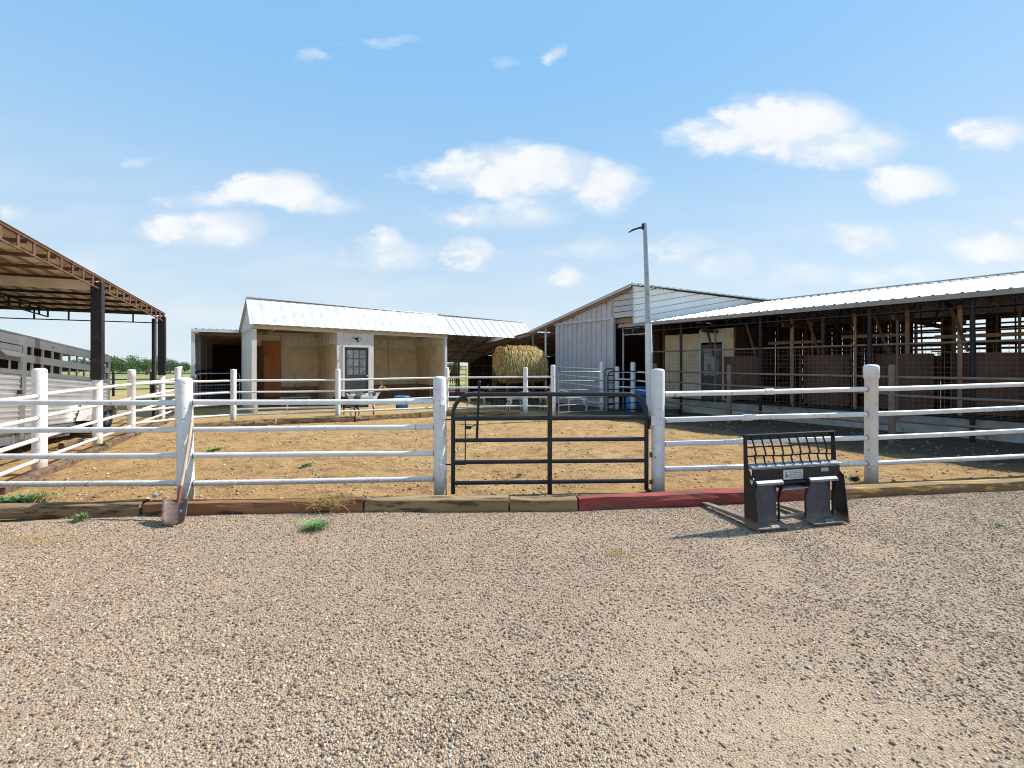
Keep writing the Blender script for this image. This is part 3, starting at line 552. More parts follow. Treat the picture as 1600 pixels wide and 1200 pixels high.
for (x0, x1) in ((.03, .345), (.675, 1.02)):
    # hooked top ledge, hanging plate, bottom lip with slot
    m = MB(); m.prism([fk(x0, y, z) for (y, z) in ((.035, .44), (.035, .462), (.06, .482), (.095, .482), (.095, .445))], fk(x1, 0, 0) - fk(x0, 0, 0)); m.build('hook_ledge', DARKLEDGE, fe, bevel=.003)
    m = MB(); m.box(fk((x0 + x1) / 2, .125, .26), FX * ((x1 - x0) / 2 - .02), FY * .007, Vector((0, 0, .215))); m.build('mount_plate', PLATE, fe, bevel=.002)
    for xx in (x0, x1):
        m = MB(); m.prism([fk(xx - .005, y, z) for (y, z) in ((.040, .445), (.085, .45), (.12, .30), (.12, .05), (.10, .05), (.10, .28))], FX * .010)
        m.build('gusset', FRAME, fe, bevel=.001)
    lip = [(x0 - .01, -.01), (x1 + .03, -.01), (x1 + .03, .135), (x0 - .01, .135)]
    m = MB(); hx0 = x0 + (x1 - x0) * .42; hx1 = hx0 + .11; zz = .035
    for (a0, a1, b0, b1) in ((x0 - .01, hx0, 0, .135), (hx1, x1 + .03, 0, .135), (hx0, hx1, 0, .03), (hx0, hx1, .10, .135)):
        m.box(fk((a0 + a1) / 2, (b0 + b1) / 2 - .0, zz) + Vector((0, 0, 0)), FX * (a1 - a0) / 2, FY * (b1 - b0) / 2 + Vector((0, 0, .012)), Vector((0, 0, .006)))
    m.build('bottom_lip', FORK, fe)
m = MB(); m.box(fk(.51, .115, .385), FX * .155, FY * .055, Vector((0, 0, .006))); m.build('bracket_tray', DARKLEDGE, fe)
m = MB(); m.box(fk(.51, .075, .45), FX * .155, FY * .006, Vector((0, 0, .012))); m.box(fk(.51, .165, .43), FX * .155, FY * .006, Vector((0, 0, .045))); m.box(fk(.36, .115, .425), FX * .006, FY * .055, Vector((0, 0, .045))); m.box(fk(.66, .115, .425), FX * .006, FY * .055, Vector((0, 0, .045))); m.build('centre_bracket', FRAME, fe)
m = MB(); m.tube(fk(.012, .15, .075), fk(W, .15, .075), .024, n=16); m.build('cross_pipe', FORK, fe)
for x in (.075, .84):
    m = MB(); w = .05; L0 = .78 if x < .5 else .74
    m.add([fk(x - w, .17, .075), fk(x + w, .17, .075), fk(x + w, .17, .025), fk(x - w, .17, .025), fk(x - w + .012, .17 + L0, .02), fk(x + w - .012, .17 + L0, .02), fk(x + w - .012, .17 + L0, .006), fk(x - w + .012, .17 + L0, .006)],
          [(0, 1, 2, 3), (4, 7, 6, 5), (0, 4, 5, 1), (1, 5, 6, 2), (2, 6, 7, 3), (3, 7, 4, 0)]); m.add([fk(x - w, .17, .02), fk(x + w, .17, .02), fk(x + w, .205, .02), fk(x - w, .205, .02), fk(x - w, .17, .46), fk(x + w, .17, .46), fk(x + w, .20, .46), fk(x - w, .20, .46)], [(3, 2, 1, 0), (4, 5, 6, 7), (0, 1, 5, 4), (1, 2, 6, 5), (2, 3, 7, 6), (3, 0, 4, 7)])
    m.build('fork', FORK, fe, bevel=.003)
# small white cat-head emblem on the left side plate (the outer face)
m = MB()
emb = [(0, 1), (.30, .62), (.75, .55), (1.2, .62), (1.5, 1), (1.42, .35), (1.25, .05), (1.35, -.35), (1.02, -.32), (.92, -.7), (.75, -.9), (.58, -.7), (.48, -.32), (.15, -.35), (.25, .05), (.08, .35)]
ex = [fk(-.003, .075 + (.75 - a) * .030, .47 + b * .030) for (a, b) in emb]; m.prism(ex, FX * -.0015)
m.build('emblem', STICKER, sp1)

# ------------------------------------------------------------------ shovel
se = empty('shovel', Vector((-3.56, 4.75, 0)), 'long-handled shovel with a worn steel blade leaning on the white fence post', 'shovel')
hb = Vector((X(277, 4.88), 4.88, .10)); ht = Vector((X(300, 5.26), 5.26, Zy(655, 5.26))); hm = hb.lerp(ht, .24)
m = MB(); m.path([hm.lerp(ht, t) + Vector((.006 * math.sin(t * 3), 0, 0)) for t in (0, .25, .5, .75, .97, 1)], [.017, .0175, .0175, .018, .018, .010], 12); m.build('handle', HANDLE, se)
m = MB(); m.path([hb + Vector((0, -.01, -.03)), hb, hb.lerp(hm, .5), hm + (hm - hb) * .02], [.014, .022, .021, .0195], 12); m.build('socket', REDROD, se)
m = MB(); vs = []; nu, nv_ = 12, 9; bb = Vector((X(273, 4.66), 4.66, .0)); top = Vector((X(277, 4.90), 4.90, .175))
axd = (bb - top); sdv = Vector((1, .05, 0)).normalized(); nrm = axd.cross(sdv).normalized()
if nrm.y > 0: nrm = -nrm
for j in range(nv_):
    t = j / (nv_ - 1); w = .135 * (1 - .10 * t) if t < .8 else .135 * (.92 - .5 * (t - .8))
    for i in range(nu):
        s = -1 + 2 * i / (nu - 1); vs.append(top + axd * (t * (1 - .05 * s * s)) + sdv * (w * s) + nrm * (.055 * abs(s) ** 2.2 * (1 - .2 * t) - .012 * (1 - t)) + Vector((0, 0, .012 * (1 - t) * abs(s) + .006)))
m.add(vs, [(j * nu + i, j * nu + i + 1, (j + 1) * nu + i + 1, (j + 1) * nu + i) for j in range(nv_ - 1) for i in range(nu - 1)], True)
bl = m.build('blade', BLADE, se); sm = bl.modifiers.new('th', 'SOLIDIFY'); sm.thickness = .004

# ------------------------------------------------------------------ rocks, weeds, straw
def rock(name, p, r, seed, label, mat=ROCK):
    bm = bmesh.new(); bmesh.ops.create_icosphere(bm, subdivisions=2, radius=r)
    for v in bm.verts: v.co *= 1 + .35 * noise.noise(v.co * (2.0 / r) * .6 + Vector((seed, 0, 0))); v.co.z *= .75
    me = bpy.data.meshes.new(name); bm.to_mesh(me); bm.free(); me.materials.append(mat); o = bpy.data.objects.new(name, me); col.objects.link(o); o.location = p; tag(o, label, 'rock'); return o
rock('rock', (X(243, 5.18), 5.18, .16), .035, 3, 'pale rock lying on the timber just left of the shovel handle')
rock('rock', (X(285, 4.80), 4.80, .10), .026, 9, 'small pale rock caught in the shovel blade')
def tuft(name, p, n, h, spread, mat, label, cat, seed, wid=.006, lie=.4, zf=0.0):
    r = random.Random(seed); m = MB(); p = Vector(p)
    for i in range(n):
        a = r.random() * 6.283; d = Vector((math.cos(a), math.sin(a), 0)); rr = abs(r.gauss(0, .45)); s = p + d * spread * min(rr, 1.2) * r.random(); hh = h * r.uniform(.45, 1)
        s.z += zf; lean = r.uniform(.2, 1) * lie * hh * 2; side = Vector((-d.y, d.x, 0)) * wid * r.uniform(.6, 1.3); t1 = s + d * lean * .4 + Vector((0, 0, hh * .65)); t2 = s + d * lean + Vector((0, 0, hh * r.uniform(.6, 1.0)))
        m.add([s - side * .5, s + side * .5, t1 + side, t1 - side, t2], [(0, 1, 2, 3), (3, 2, 4)])
    o = m.build(name, mat); tag(o, label, cat); return o
gp = GY(493, 826)
tuft('weed', (gp.x, gp.y, 0), 420, .075, .22, WEED, 'grey-green weed growing in the gravel near the dry straw', 'weed', 1, .0045, .9)
tuft('weed', (X(12, 5.15), 5.22, .03), 700, .11, .55, WEED, 'broad green weed patch behind the leftmost timber', 'weed', 2, .010, .9)
tuft('weed', (LF(8.85, -.16)[0], 8.8, .03), 120, .16, .10, WEED, 'bright green weed at the foot of the side fence', 'weed', 3, .012, .5)
tuft('weed', (X(1335, 6.28), 6.28, .04), 120, .09, .14, LEAFD, 'dark green weed left of the rightmost front fence post', 'weed', 4, .006, .5)
tuft('weed', (X(1012, 5.75), 5.72, .03), 60, .07, .07, LEAFD, 'small dark weed at the foot of the right gate post', 'weed', 5, .006, .5)
tuft('weed', (GY(126, 812).x, GY(126, 812).y, 0), 170, .07, .12, WEED, 'sparse weed in the gravel below the leftmost timber', 'weed', 6, .005, .7)
tuft('weed', (GY(812, 745).x, GY(812, 745).y, .02), 50, .05, .09, WEED, 'small weed in the dirt behind the black gate', 'weed', 8, .008, .8)
tuft('weed', (GY(478, 730).x, GY(478, 730).y, .02), 90, .05, .2, WEED, 'flat weed in the dirt behind the left front fence', 'weed', 9, .01, .9)
tuft('weed', (GY(336, 705).x, GY(336, 705).y, .02), 140, .05, .35, WEED, 'spreading weed in the dirt right of the shovel post', 'weed', 10, .012, .9)
tuft('weed', (GY(1562, 822).x, GY(1562, 822).y, 0), 40, .04, .10, WEED, 'thin weed in the gravel at the right edge', 'weed', 11, .005, .8)
def strawpile(p, n, rx, ry, h, label, seed, ln=.17):
    r = random.Random(seed); m = MB()
    for i in range(n):
        a = r.random() * 6.283; s = Vector((p[0] + r.gauss(0, rx), p[1] + r.gauss(0, ry), p[2] + abs(r.gauss(0, h)))); d = Vector((math.cos(a), math.sin(a) * .6, r.gauss(0, .45))) * ln * r.uniform(.4, 1)
        mid = s + d * .5 + Vector((0, 0, r.uniform(0, .03))); m.path([s, mid, s + d], .0017, 3, caps=False)
    o = m.build('straw', STRAW); tag(o, label, 'straw', kind='stuff'); return o
strawpile((X(515, 5.2), 5.16, .06), 320, .13, .06, .045, 'wisps of dry straw caught on the orange-brown timber', 3)
strawpile((GY(968, 868).x, GY(968, 868).y, .01), 90, .07, .04, .004, 'dry orange straw scrap lying on the gravel', 4, .05)
strawpile((GY(60, 845).x, GY(60, 845).y, .01), 160, .25, .08, .004, 'thin dry grass litter on the gravel at left', 5, .08)
for i, (px, py) in enumerate(((490, 878), (1160, 1080 - 200), (1118, 1078), (893, 921), (1555, 850), (1250, 862), (700, 1000), (325, 905), (1350, 1015))):
    q = GY(px, py); r = random.Random(i); s = .014; m = MB(); a = r.random() * 3
    pts = [Vector((q.x + s * math.cos(a + t) * (1 if k % 2 else .7), q.y + s * math.sin(a + t) * (1 if k % 2 else .7), .012 + .006 * math.sin(t * 2))) for k, t in enumerate([j * 1.047 for j in range(6)])]
    m.add(pts, [tuple(range(6))]); m.build('fallen_leaf', STRAW if i % 2 else HAY); o = col.objects[-1]
    tag(o, ['yellow leaf on the gravel left of centre', 'yellow leaf on the gravel below the gate post', 'pale leaf low on the gravel at right', 'yellow leaf in the middle of the gravel', 'yellow leaf on the gravel at the right edge', 'orange leaf just below the fork frame', 'tan leaf low in the middle of the gravel', 'tan leaf on the gravel below the shovel', 'dull leaf on the lower right gravel'][i], 'leaf', 'leaves fallen on the gravel')

# ------------------------------------------------------------------ carport (left)
CC = Vector((-.425, .905, 0)).normalized(); CP = Vector((-.905, -.425, 0)).normalized()
C0 = Vector((*LF(13.1), 0)) + CC * .12
def K(a, t, z): # a metres back towards the camera from the far corner, t metres to the left
    return C0 - CC * a + CP * t + Vector((0, 0, z))
def zroof(a): return 3.14 + .046 * a
ce = empty('carport', K(0, 0, 0), 'open steel carport with a ribbed tan underside over the stock trailer', 'carport')
LA = 11.0; LT = 9.0
m = MB(); slope = Vector((0, 0, .046)) - CC; nn = CP.cross(slope).normalized()
if nn.z < 0: nn = -nn
m.ribbed(K(-.05, -.06, zroof(0) + .012), CP, LT, slope, LA, nn, pitch=.26, hgt=.055, ribw=.5); m.build('roof_sheet', TANROOF, ce)
m = MB(); kk = 0
while kk * .30 < LT:
    q_ = K(-.03, .02 + kk * .30, zroof(0) - .010); m.bar(q_, q_ - CC * (LA - .1) + Vector((0, 0, .046 * (LA - .1))), .035, .03); kk += 1
m.build('roof_ribs', TANRIB, ce)
for i in range(13):
    a = .45 + i * .86
    m = MB(); m.bar(K(a, 0, zroof(a) - .045), K(a, LT, zroof(a) - .045), .035, .06); m.build('purlin', RUST if i > 3 else DARKSTEEL, ce)
def ladder(p, q, dep, n, w, mat, parent, name='truss'):
    m = MB(); p = Vector(p); q = Vector(q); m.bar(p, q, w, w); dn = Vector((0, 0, -dep)); m.bar(p + dn, q + dn, w * .8, w * .8)
    for i in range(n + 1):
        c = p.lerp(q, i / n); m.bar(c + Vector((0, 0, -w / 2)), c + dn, w * 1.1, w * .5, up=(1, 0, 0))
    return m.build(name, mat, parent)
ladder(K(.03, -.03, zroof(0) - .01), K(LA, -.03, zroof(LA) - .01), .21, 26, .032, RUST, ce)
ladder(K(0, 0, zroof(0) - .03), K(0, LT, zroof(0) - .03), .24, 13, .035, DARKSTEEL, ce)
ladder(K(.4, 2.35, zroof(.4) - .05), K(LA, 2.35, zroof(LA) - .05), .20, 24, .035, DARKSTEEL, ce)
ladder(K(0, 5.6, zroof(0) - .05), K(LA, 5.6, zroof(LA) - .05), .20, 22, .035, DARKSTEEL, ce)
pa = (C0 - Vector((*LF(8.9), 0))).length
m = MB(); m.bar(K(pa, 0, zroof(pa) - .16), K(pa, LT, zroof(pa) - .16), .12, .17); m.build('cross_beam', TANROOF, ce, bevel=.004)
for d in (8.9, 13.1):
    p = Vector((*LF(d), 0)); a = (C0 - p).length; m = MB(); z0 = 1.36
    m.box(p + Vector((0, 0, (z0 + zroof(a) - .1) / 2)), CC * .085, CP * .085, Vector((0, 0, (zroof(a) - .1 - z0) / 2))); m.build('post', DARKSTEEL, ce, bevel=.006)
p = Vector((X(240, 13.2), 13.2, 0)); m = MB(); m.tube(p + Vector((0, 0, .1)), p + Vector((0, 0, 3.0)), .045); m.build('post', DARKSTEEL, ce)
p = Vector((X(243.5, 13.1), 13.1, 0)); m = MB(); m.tube(p, p + Vector((0, 0, 3.05)), .018); m.build('conduit', GALV, ce)
for (a, t) in ((0.3, 8.6), (pa, 8.6), (9.5, 8.6)):
    m = MB(); m.box(K(a, t, (zroof(a) - .1) / 2), CC * .085, CP * .085, Vector((0, 0, (zroof(a) - .1) / 2))); m.build('post', DARKSTEEL, ce)

# ------------------------------------------------------------------ stock trailer
TR0 = Vector((X(171, 11.9), 11.9, 1.90)); TX = Vector((.429, -.903, .066)).normalized(); TZ = Vector((0, 0, 1)); TY = Vector((-.905, -.425, 0)).normalized()
TZ = TX.cross(TY).normalized(); TZ = TZ if TZ.z > 0 else -TZ
def T(x, y, h): return TR0 + TX * x + TY * y - TZ * h       # h measured down from the roof edge
te = empty('stock_trailer', T(0, 0, 1.9) * Vector((1, 1, 0)) if False else Vector((T(0, 0, 0).x, T(0, 0, 0).y, 0)), 'grey aluminium livestock trailer with two rows of open slots parked under the carport', 'trailer')
TL = 8.0; TW = 2.1
def tb(x0, x1, y0, y1, h0, h1, mm): return mm.box(T((x0 + x1) / 2, (y0 + y1) / 2, (h0 + h1) / 2), TX * abs(x1 - x0) / 2, TY * abs(y1 - y0) / 2, TZ * abs(h1 - h0) / 2)
m = MB(); tb(-.0, TL, .0, TW, -.02, .015, m); m.build('roof', ALU, te, bevel=.01)
for yy in (0, TW):
    y0, y1 = (yy, yy + .03) if yy == 0 else (yy - .03, yy)
    par = te
    m = MB(); tb(0, TL, y0, y1, .02, .18, m); m.build('top_fascia', ALU, te)
    m = MB(); tb(0, TL, y0 - .006, y1, .33, .47, m); m.build('slat_band', ALU, te)
    m = MB(); tb(0, TL, y0 - .008, y1 + .01, .62, .695, m); m.build('slat_band', ALU, te)
    m = MB(); tb(0, TL, y0 - .01, y1 + .01, 1.66, 1.72, m); m.build('bottom_rail', ALU, te)
    # ribbed side panels: ribs run lengthways
    for (xa, xb) in ((.02, 4.06), (4.20, 4.94), (5.06, TL)):
        if yy: m = MB(); m.ribbed(T(xa, yy, .70), -TZ, .95, TX, xb - xa, TY, pitch=.095, hgt=.02, ribw=.5); m.build('side_panel', ALU_PANEL, te)
        else: m = MB(); m.ribbed(T(xa, .02, .70), -TZ, .95, TX, xb - xa, -TY, pitch=.095, hgt=.02, ribw=.5); m.build('side_panel', ALU_PANEL, te)
    x = .34
    n = 0
    while x < TL - .1:
        if not (3.95 < x < 5.05):
            for (h0, h1) in ((.18, .33), (.47, .62)):
                m = MB(); tb(x - .024, x + .024, y0 + .004, y1, h0, h1, m); m.build('slot_post', ALU, te)
        x += .385; n += 1
for x in (.03, 4.13, 5.0, 6.4):
    m = MB(); tb(x - .06, x + .06, -.02, .05, .02, 1.9, m); m.build('corner_post', ALU, te, bevel=.004)
# escape door window with half-raised flap
m = MB(); tb(4.22, 4.92, -.012, .01, .20, .30, m); m.box(T(4.57, -.05, .36), TX * .33, TY * .05 + TZ * .05, TZ * .006 + TY * -.004); m.build('window_flap', ALU, te)
m = MB(); tb(4.55, 4.58, -.005, .01, .44, .62, m); m.build('window_bar', ALU, te)
m = MB(); tb(4.28, 4.34, -.06, -.01, .98, 1.05, m); m.tube(T(4.31, -.05, .95), T(4.31, -.05, .75), .008); m.build('door_latch', DARKSTEEL, te)
m = MB(); tb(1.0, 1.10, -.012, 0.0, .07, .10, m); m.build('marker_light', RUST, te); m = MB(); tb(3.0, 3.10, -.012, 0, .08, .11, m); m.build('marker_light', RUST, te)
m = MB(); tb(0, TL, 0.02, TW - .02, 1.66, 1.70, m); m.build('floor', DARKWOOD, te)
m = MB(); tb(.05, TL, TW - .09, TW - .06, .03, .31, m); tb(.05, TL, TW - .09, TW - .06, .46, .56, m); tb(2.6, 2.64, .05, TW - .05, .03, 1.6, m); m.build('added_slot_backing', DARKWOOD, te)  # added dark panels behind the slots so the inside looks shaded
m = MB(); tb(.05, TL, .05, TW - .1, .022, .03, m); m.build('inner_ceiling', DARKSTEEL, te)
m = MB(); tb(2.05, TL, .05, .10, 1.72, 1.92, m)
for i in range(14): tb(2.3 + i * .4, 2.33 + i * .4, .03, .06, 1.72, 1.90, m)
m.build('skirt', GALV, te)
m = MB(); m.prism([T(.10, -.02, 1.62), T(.42, -.02, 1.20), T(1.62, -.02, 1.20), T(1.98, -.02, 1.62), T(1.86, -.02, 1.62), T(1.56, -.02, 1.25), T(.48, -.02, 1.25), T(.22, -.02, 1.62)], TY * -.24)
m.prism([T(1.62, -.265, 1.20), T(1.98, -.265, 1.62), T(1.60, -.265, 1.62), T(1.40, -.265, 1.25)], TY * -.006); m.build('fender', ALU_PANEL, te)
for xx in (.72, 1.36):
    for yy in (-.13, TW + .13):
        c = T(xx, yy, 1.58); axw = TY
        m = MB(); m.lathe(c - axw * .10, [(.17, 0), (.27, 0), (.30, .03), (.30, .17), (.27, .20), (.17, .20)], 26, axw); w = m.build('wheel', TYRE, te)
        m = MB(); m.lathe(c - axw * .085, [(.02, .0), (.10, .02), (.17, .0), (.17, .17)], 22, axw); m.build('rim', GALV, w)
m = MB(); tb(0, .04, 0, TW, .62, .70, m); tb(0, .04, 0, TW, 1.62, 1.70, m); tb(0, .04, TW / 2 - .04, TW / 2 + .04, .02, 1.7, m)
m.ribbed(T(0, .04, .70), -TZ, .92, TY, TW - .08, -TX, pitch=.095, hgt=.02, ribw=.5); tb(0, .04, 0, TW, .30, .42, m); m.build('rear_door', ALU_PANEL, te)

# ------------------------------------------------------------------ white stall shed (left of centre)
O = B(17.74, 1.96, 0)
def S(s, w, z): return O + VV * s + UU * w + Vector((0, 0, z))
she = empty('stall_shed', S(0, 0, 0), 'white open-fronted stall shed with a dark door between two stalls', 'shed')
def swall(s0, s1, w0, w1, z0, z1, mat, name, bevel=0.0, parent=None):
    m = MB(); m.box(S((s0 + s1) / 2, (w0 + w1) / 2, (z0 + z1) / 2), VV * (s1 - s0) / 2, UU * (w1 - w0) / 2, Vector((0, 0, (z1 - z0) / 2))); return m.build(name, mat, parent or she, bevel=bevel)
ZE = 2.98
def zf_(s): return ZE - .010 * s
# left end wall: vertical ribbed siding with gable
m = MB(); m.ribbed(S(-.0, 0.12, 0.02), UU, 3.35, (0, 0, 1), 3, -VV, pitch=.20, hgt=.014, clip=lambda x: (0, 2.86)); m.build('end_wall', WHITEWOOD, she)
m = MB(); m.ribbed(S(-.0, 0.0, 2.96), UU, 3.5, (0, 0, 1), 3, -VV, pitch=.20, hgt=.014, clip=lambda x: (0, max(.02, (.05 + 1.02 * x if x < 1 else 1.07 - .39 * (x - 1))))); m.build('gable', WHITE_METAL, she)
swall(-.03, .0, -.02, 3.48, 2.86, 2.95, CREAM, 'gable_board')
swall(.005, .06, 0.13, 3.45, 0, 2.9, PLY, 'inner_wall')
swall(-.03, .12, -.02, .12, 0, ZE - .09, WHITEWOOD, 'corner_post', .004)
# front beam
m = MB(); m.bar(S(0, .05, ZE - .0), S(7.45, .05, ZE - .075), .09, .16); m.build('front_beam', CREAM, she, bevel=.003)
# back wall
swall(0.06, 7.4, 3.0, 3.04, .75, 2.35, PLY, 'back_wall'); swall(.06, 7.4, 2.985, 3.04, 0.02, .75, PLYD, 'kick_boards')
m = MB(); m.ribbed(S(.06, 3.02, 2.36), VV, 7.3, (0, 0, 1), .62, -UU, pitch=.22, hgt=.02); m.build('upper_siding', WHITEWOOD, she)
swall(.06, 2.75, 2.95, 2.99, 2.33, 2.40, CREAM, 'back_girt'); swall(4.2, 7.37, 2.95, 2.99, 2.33, 2.40, CREAM, 'back_girt'); swall(.06, 7.37, 2.9, 2.98, 2.86, 2.98, CREAM, 'back_girt')
for s in (1.35, 4.32, 5.9): swall(s, s + .05, 2.93, 2.985, .75, 2.9, CREAM, 'stud')
# door room
for (s0, nm) in ((2.79, 'partition'), (4.12, 'partition')):
    swall(s0, s0 + .05, .10, 3.0, .02, 2.45, PLY, nm)
    m = MB(); m.ribbed(S(s0 + .05 if s0 > 4 else s0, .12, 2.46), UU, 2.85, (0, 0, 1), .48, VV if s0 > 4 else -VV, pitch=.22, hgt=.016); m.build('upper_siding', WHITEWOOD, she)
    swall(s0 - .01, s0 + .06, 1.45, 1.50, .02, 2.9, CREAM, 'stud')
m = MB(); m.ribbed(S(2.92, .02, 2.30), VV, 1.18, (0, 0, 1), .62, -UU, pitch=.17, hgt=.015); m.build('door_header', WHITEWOOD, she)
swall(2.78, 3.00, .0, .09, 0.02, 2.90, WHITEWOOD, 'front_jamb'); swall(4.02, 4.18, .0, .09, .02, 2.90, WHITEWOOD, 'front_jamb')
swall(2.98, 3.055, -.03, .02, .02, 2.34, WHITEWOOD, 'door_casing'); swall(3.965, 4.04, -.03, .02, .02, 2.34, WHITEWOOD, 'door_casing'); swall(2.98, 4.04, -.035, .02, 2.34, 2.42, WHITEWOOD, 'door_casing')
dr = swall(3.055, 3.965, .0, .045, .04, 2.33, DOORP, 'door', .004)
swall(3.16, 3.86, -.006, .0, 1.28, 2.22, GLASS_D, 'door_glass', parent=dr)
m = MB()
for i in range(1, 3): m.box(S(3.16 + .7 * i / 3, -.010, 1.75), VV * .009, UU * .006, Vector((0, 0, .47)))
for i in range(1, 3): m.box(S(3.51, -.010, 1.28 + .94 * i / 3), VV * .35, UU * .0055, Vector((0, 0, .009)))
m.build('glazing_bars', DOORP, dr)
swall(3.25, 3.75, -.008, -.001, .22, .62, GLASS_D, 'door_panel', parent=dr)
m = MB(); m.lathe(S(3.89, -.012, 1.22), [(.012, 0), (.012, .03), (.032, .045), (.034, .065), (.02, .085), (.001, .09)], 14, -UU); m.build('door_knob', GALV, dr)
m = MB(); c = S(3.50, -.03, 2.66); m.lathe(c, [(.05, 0), (.05, .02), (.02, .03), (.001, .032)], 14, -UU); m.path([c - UU * .03, c - UU * .10 + Vector((0, 0, .07)), c - UU * .19 + Vector((0, 0, .03)), c - UU * .20 - Vector((0, 0, .05))], .010, 8)
m.lathe(c - UU * .20 - Vector((0, 0, .13)), [(.055, 0), (.05, .04), (.02, .08), (.001, .085)], 14); m.path([c + VV * .02, c + VV * .13 + Vector((0, 0, .06)), c + VV * .19 - Vector((0, 0, .02))], .009, 8); m.path([c - VV * .02, c - VV * .13 + Vector((0, 0, .06)), c - VV * .19 - Vector((0, 0, .02))], .009, 8); m.build('wall_lamp', DARKSTEEL, she)
# right end of the stalls
swall(7.34, 7.39, .10, 3.0, .75, 2.55, PLY, 'partition'); swall(7.335, 7.395, .10, 3.0, .02, .75, PLYD, 'kick_boards'); swall(7.30, 7.42, -.02, .10, .02, 2.88, WHITEWOOD, 'corner_post', .004); swall(7.32, 7.37, 1.4, 1.46, .02, 2.95, CREAM, 'stud')
m = MB(); m.ribbed(S(7.34, .12, 2.56), UU, 2.85, (0, 0, 1), .38, -VV, pitch=.22, hgt=.016); m.build('upper_siding', WHITEWOOD, she)
swall(.0, .14, -.22, -.02, .0, .42, CREAM, 'post_block', .01)
# rafters under the roof
for i in range(14):
    s = .05 + i * .95
    m = MB(); m.bar(S(s, -.08, ZE + .05 - .008 * s), S(s, 1.0, 3.96 - .02 * s), .045, .10); m.bar(S(s, 1.0, 3.96 - .02 * s), S(s, 3.4 if s < 7.3 else 6.1, (3.04 if s < 7.3 else 2.02) - .012 * s), .045, .10); m.build('rafter', CREAM if s < 7.4 else TANWOOD, she)
for i in range(4):
    s = .7 + i * 1.9; m = MB(); m.bar(S(s, .12, ZE - .03), S(s + .02, 2.98, 2.92), .045, .12); m.build('ceiling_joist', CREAM, she)
# roof: older chalky part and newer standing-seam part
def rz(s): return 4.05 - .0215 * s
def ze2(s): return 2.985 - .0085 * s
def roofpart(s0, s1, wb, pitch, hgt, mat, name, rw, dz=0.0):
    def rz(s): return 4.05 - .0215 * s + dz
    a = S(s1, 0, 0) - S(s0, 0, 0)
    m = MB()
    # front slope
    e0 = S(s0, -.16, ze2(s0) + .06); e1 = S(s1, -.16, ze2(s1) + .06); r0 = S(s0, 1.0, rz(s0)); sl = (r0 - e0); n = (e1 - e0).cross(sl).normalized()
    if n.z < 0: n = -n
    def cl(x, k=(s1 - s0)): return (0, sl.length)
    m.ribbed(e0, e1 - e0, (e1 - e0).length, sl, sl.length, n, pitch=pitch, hgt=hgt, ribw=rw); m.build(name, mat, she)
    m = MB(); zb = 3.06 - (wb - 3.5) * .39; b0 = S(s0, wb, zb - .0215 * s0 * .6); r1 = S(s1, 1.0, rz(s1)); sl2 = b0 - r0; n2 = (r1 - r0).cross(sl2).normalized()
    if n2.z < 0: n2 = -n2
    m.ribbed(r0 + Vector((0, 0, .0)), r1 - r0, (r1 - r0).length, sl2, sl2.length, n2, pitch=pitch, hgt=hgt, ribw=rw); m.build(name, mat, she)
    m = MB(); m.bar(S(s0, 1.0, rz(s0) + .035), S(s1, 1.0, rz(s1) + .035), .18, .02); m.build('ridge_cap', mat, she)
roofpart(-.10, 7.46, 3.55, .33, .010, OLD_METAL, 'roof', .75)
roofpart(7.44, 12.35, 6.2, .40, .024, WHITE_METAL, 'roof', .12, .045)
m = MB(); m.bar(S(7.5, 3.4, 2.98), S(12.3, 3.4, 2.9), .06, .2); m.bar(S(7.5, 6.1, 2.0), S(12.3, 6.1, 1.93), .08, .18); m.build('roof_beam', TANWOOD, she)
for i in range(5):
    w = 1.5 + i * 1.0; m = MB(); m.bar(S(7.5, w, 3.96 - .39 * (w - 1) - .14), S(12.3, w, 3.96 - .39 * (w - 1) - .24), .05, .06); m.build('purlin', TANWOOD, she)
for (s, w, z) in ((12.1, 0.3, 2.85), (12.1, 3.4, 2.8), (9.9, 3.4, 2.85), (12.15, 6.1, 1.9), (7.6, 6.1, 1.9)):
    m = MB(); m.box(S(s, w, z / 2), VV * .05, UU * .05, Vector((0, 0, z / 2))); m.build('roof_post', TANWOOD, she)
# contents of the left stall
o = MB(); o.box(S(.98, 2.86, 1.5) + Vector((0, 0, 0)), VV * .33, UU * .02 + Vector((0, 0, .0)), Vector((0, 0, 1.12)) + UU * .06); tag(o.build('board', ORANGE, bevel=.004), 'tall orange-brown board leaning on the back wall of the left stall', 'board')
o = MB(); o.box(S(.60, 2.80, 1.35), VV * .10, UU * .02, Vector((0, 0, 1.05)) + UU * .07); tag(o.build('board', DARKWOOD, bevel=.004), 'dark narrow board leaning left of the orange board', 'board')
# back lean-to aisle left of the shed
le = empty('aisle_building', S(-1.6, 3.44, 0), 'deep white-fronted lean-to aisle on the left side of the shed', 'building')
A30 = R(30); U3 = Vector((-math.sin(A30), math.cos(A30), 0)); V3 = Vector((math.cos(A30), math.sin(A30), 0)); O3 = S(-1.6, 3.44, 0)
def S3(s, w, z): return O3 + V3 * (s + 1.6) + U3 * (w - 3.44) + Vector((0, 0, z))
def lb(s0, s1, w0, w1, z0, z1, mat, name, bevel=0.0):
    m = MB(); m.box(S3((s0 + s1) / 2, (w0 + w1) / 2, (z0 + z1) / 2), V3 * (s1 - s0) / 2, U3 * (w1 - w0) / 2, Vector((0, 0, (z1 - z0) / 2))); return m.build(name, mat, le, bevel=bevel)
lb(-1.66, -1.54, 3.42, 3.54, 0, 3.0, WHITE, 'front_post', .004)
for i, w in enumerate((5.2, 8.4, 11.4)): lb(-1.58, -1.50, w, w + .08, 0, 2.9, WHITEWOOD, 'wall_post')
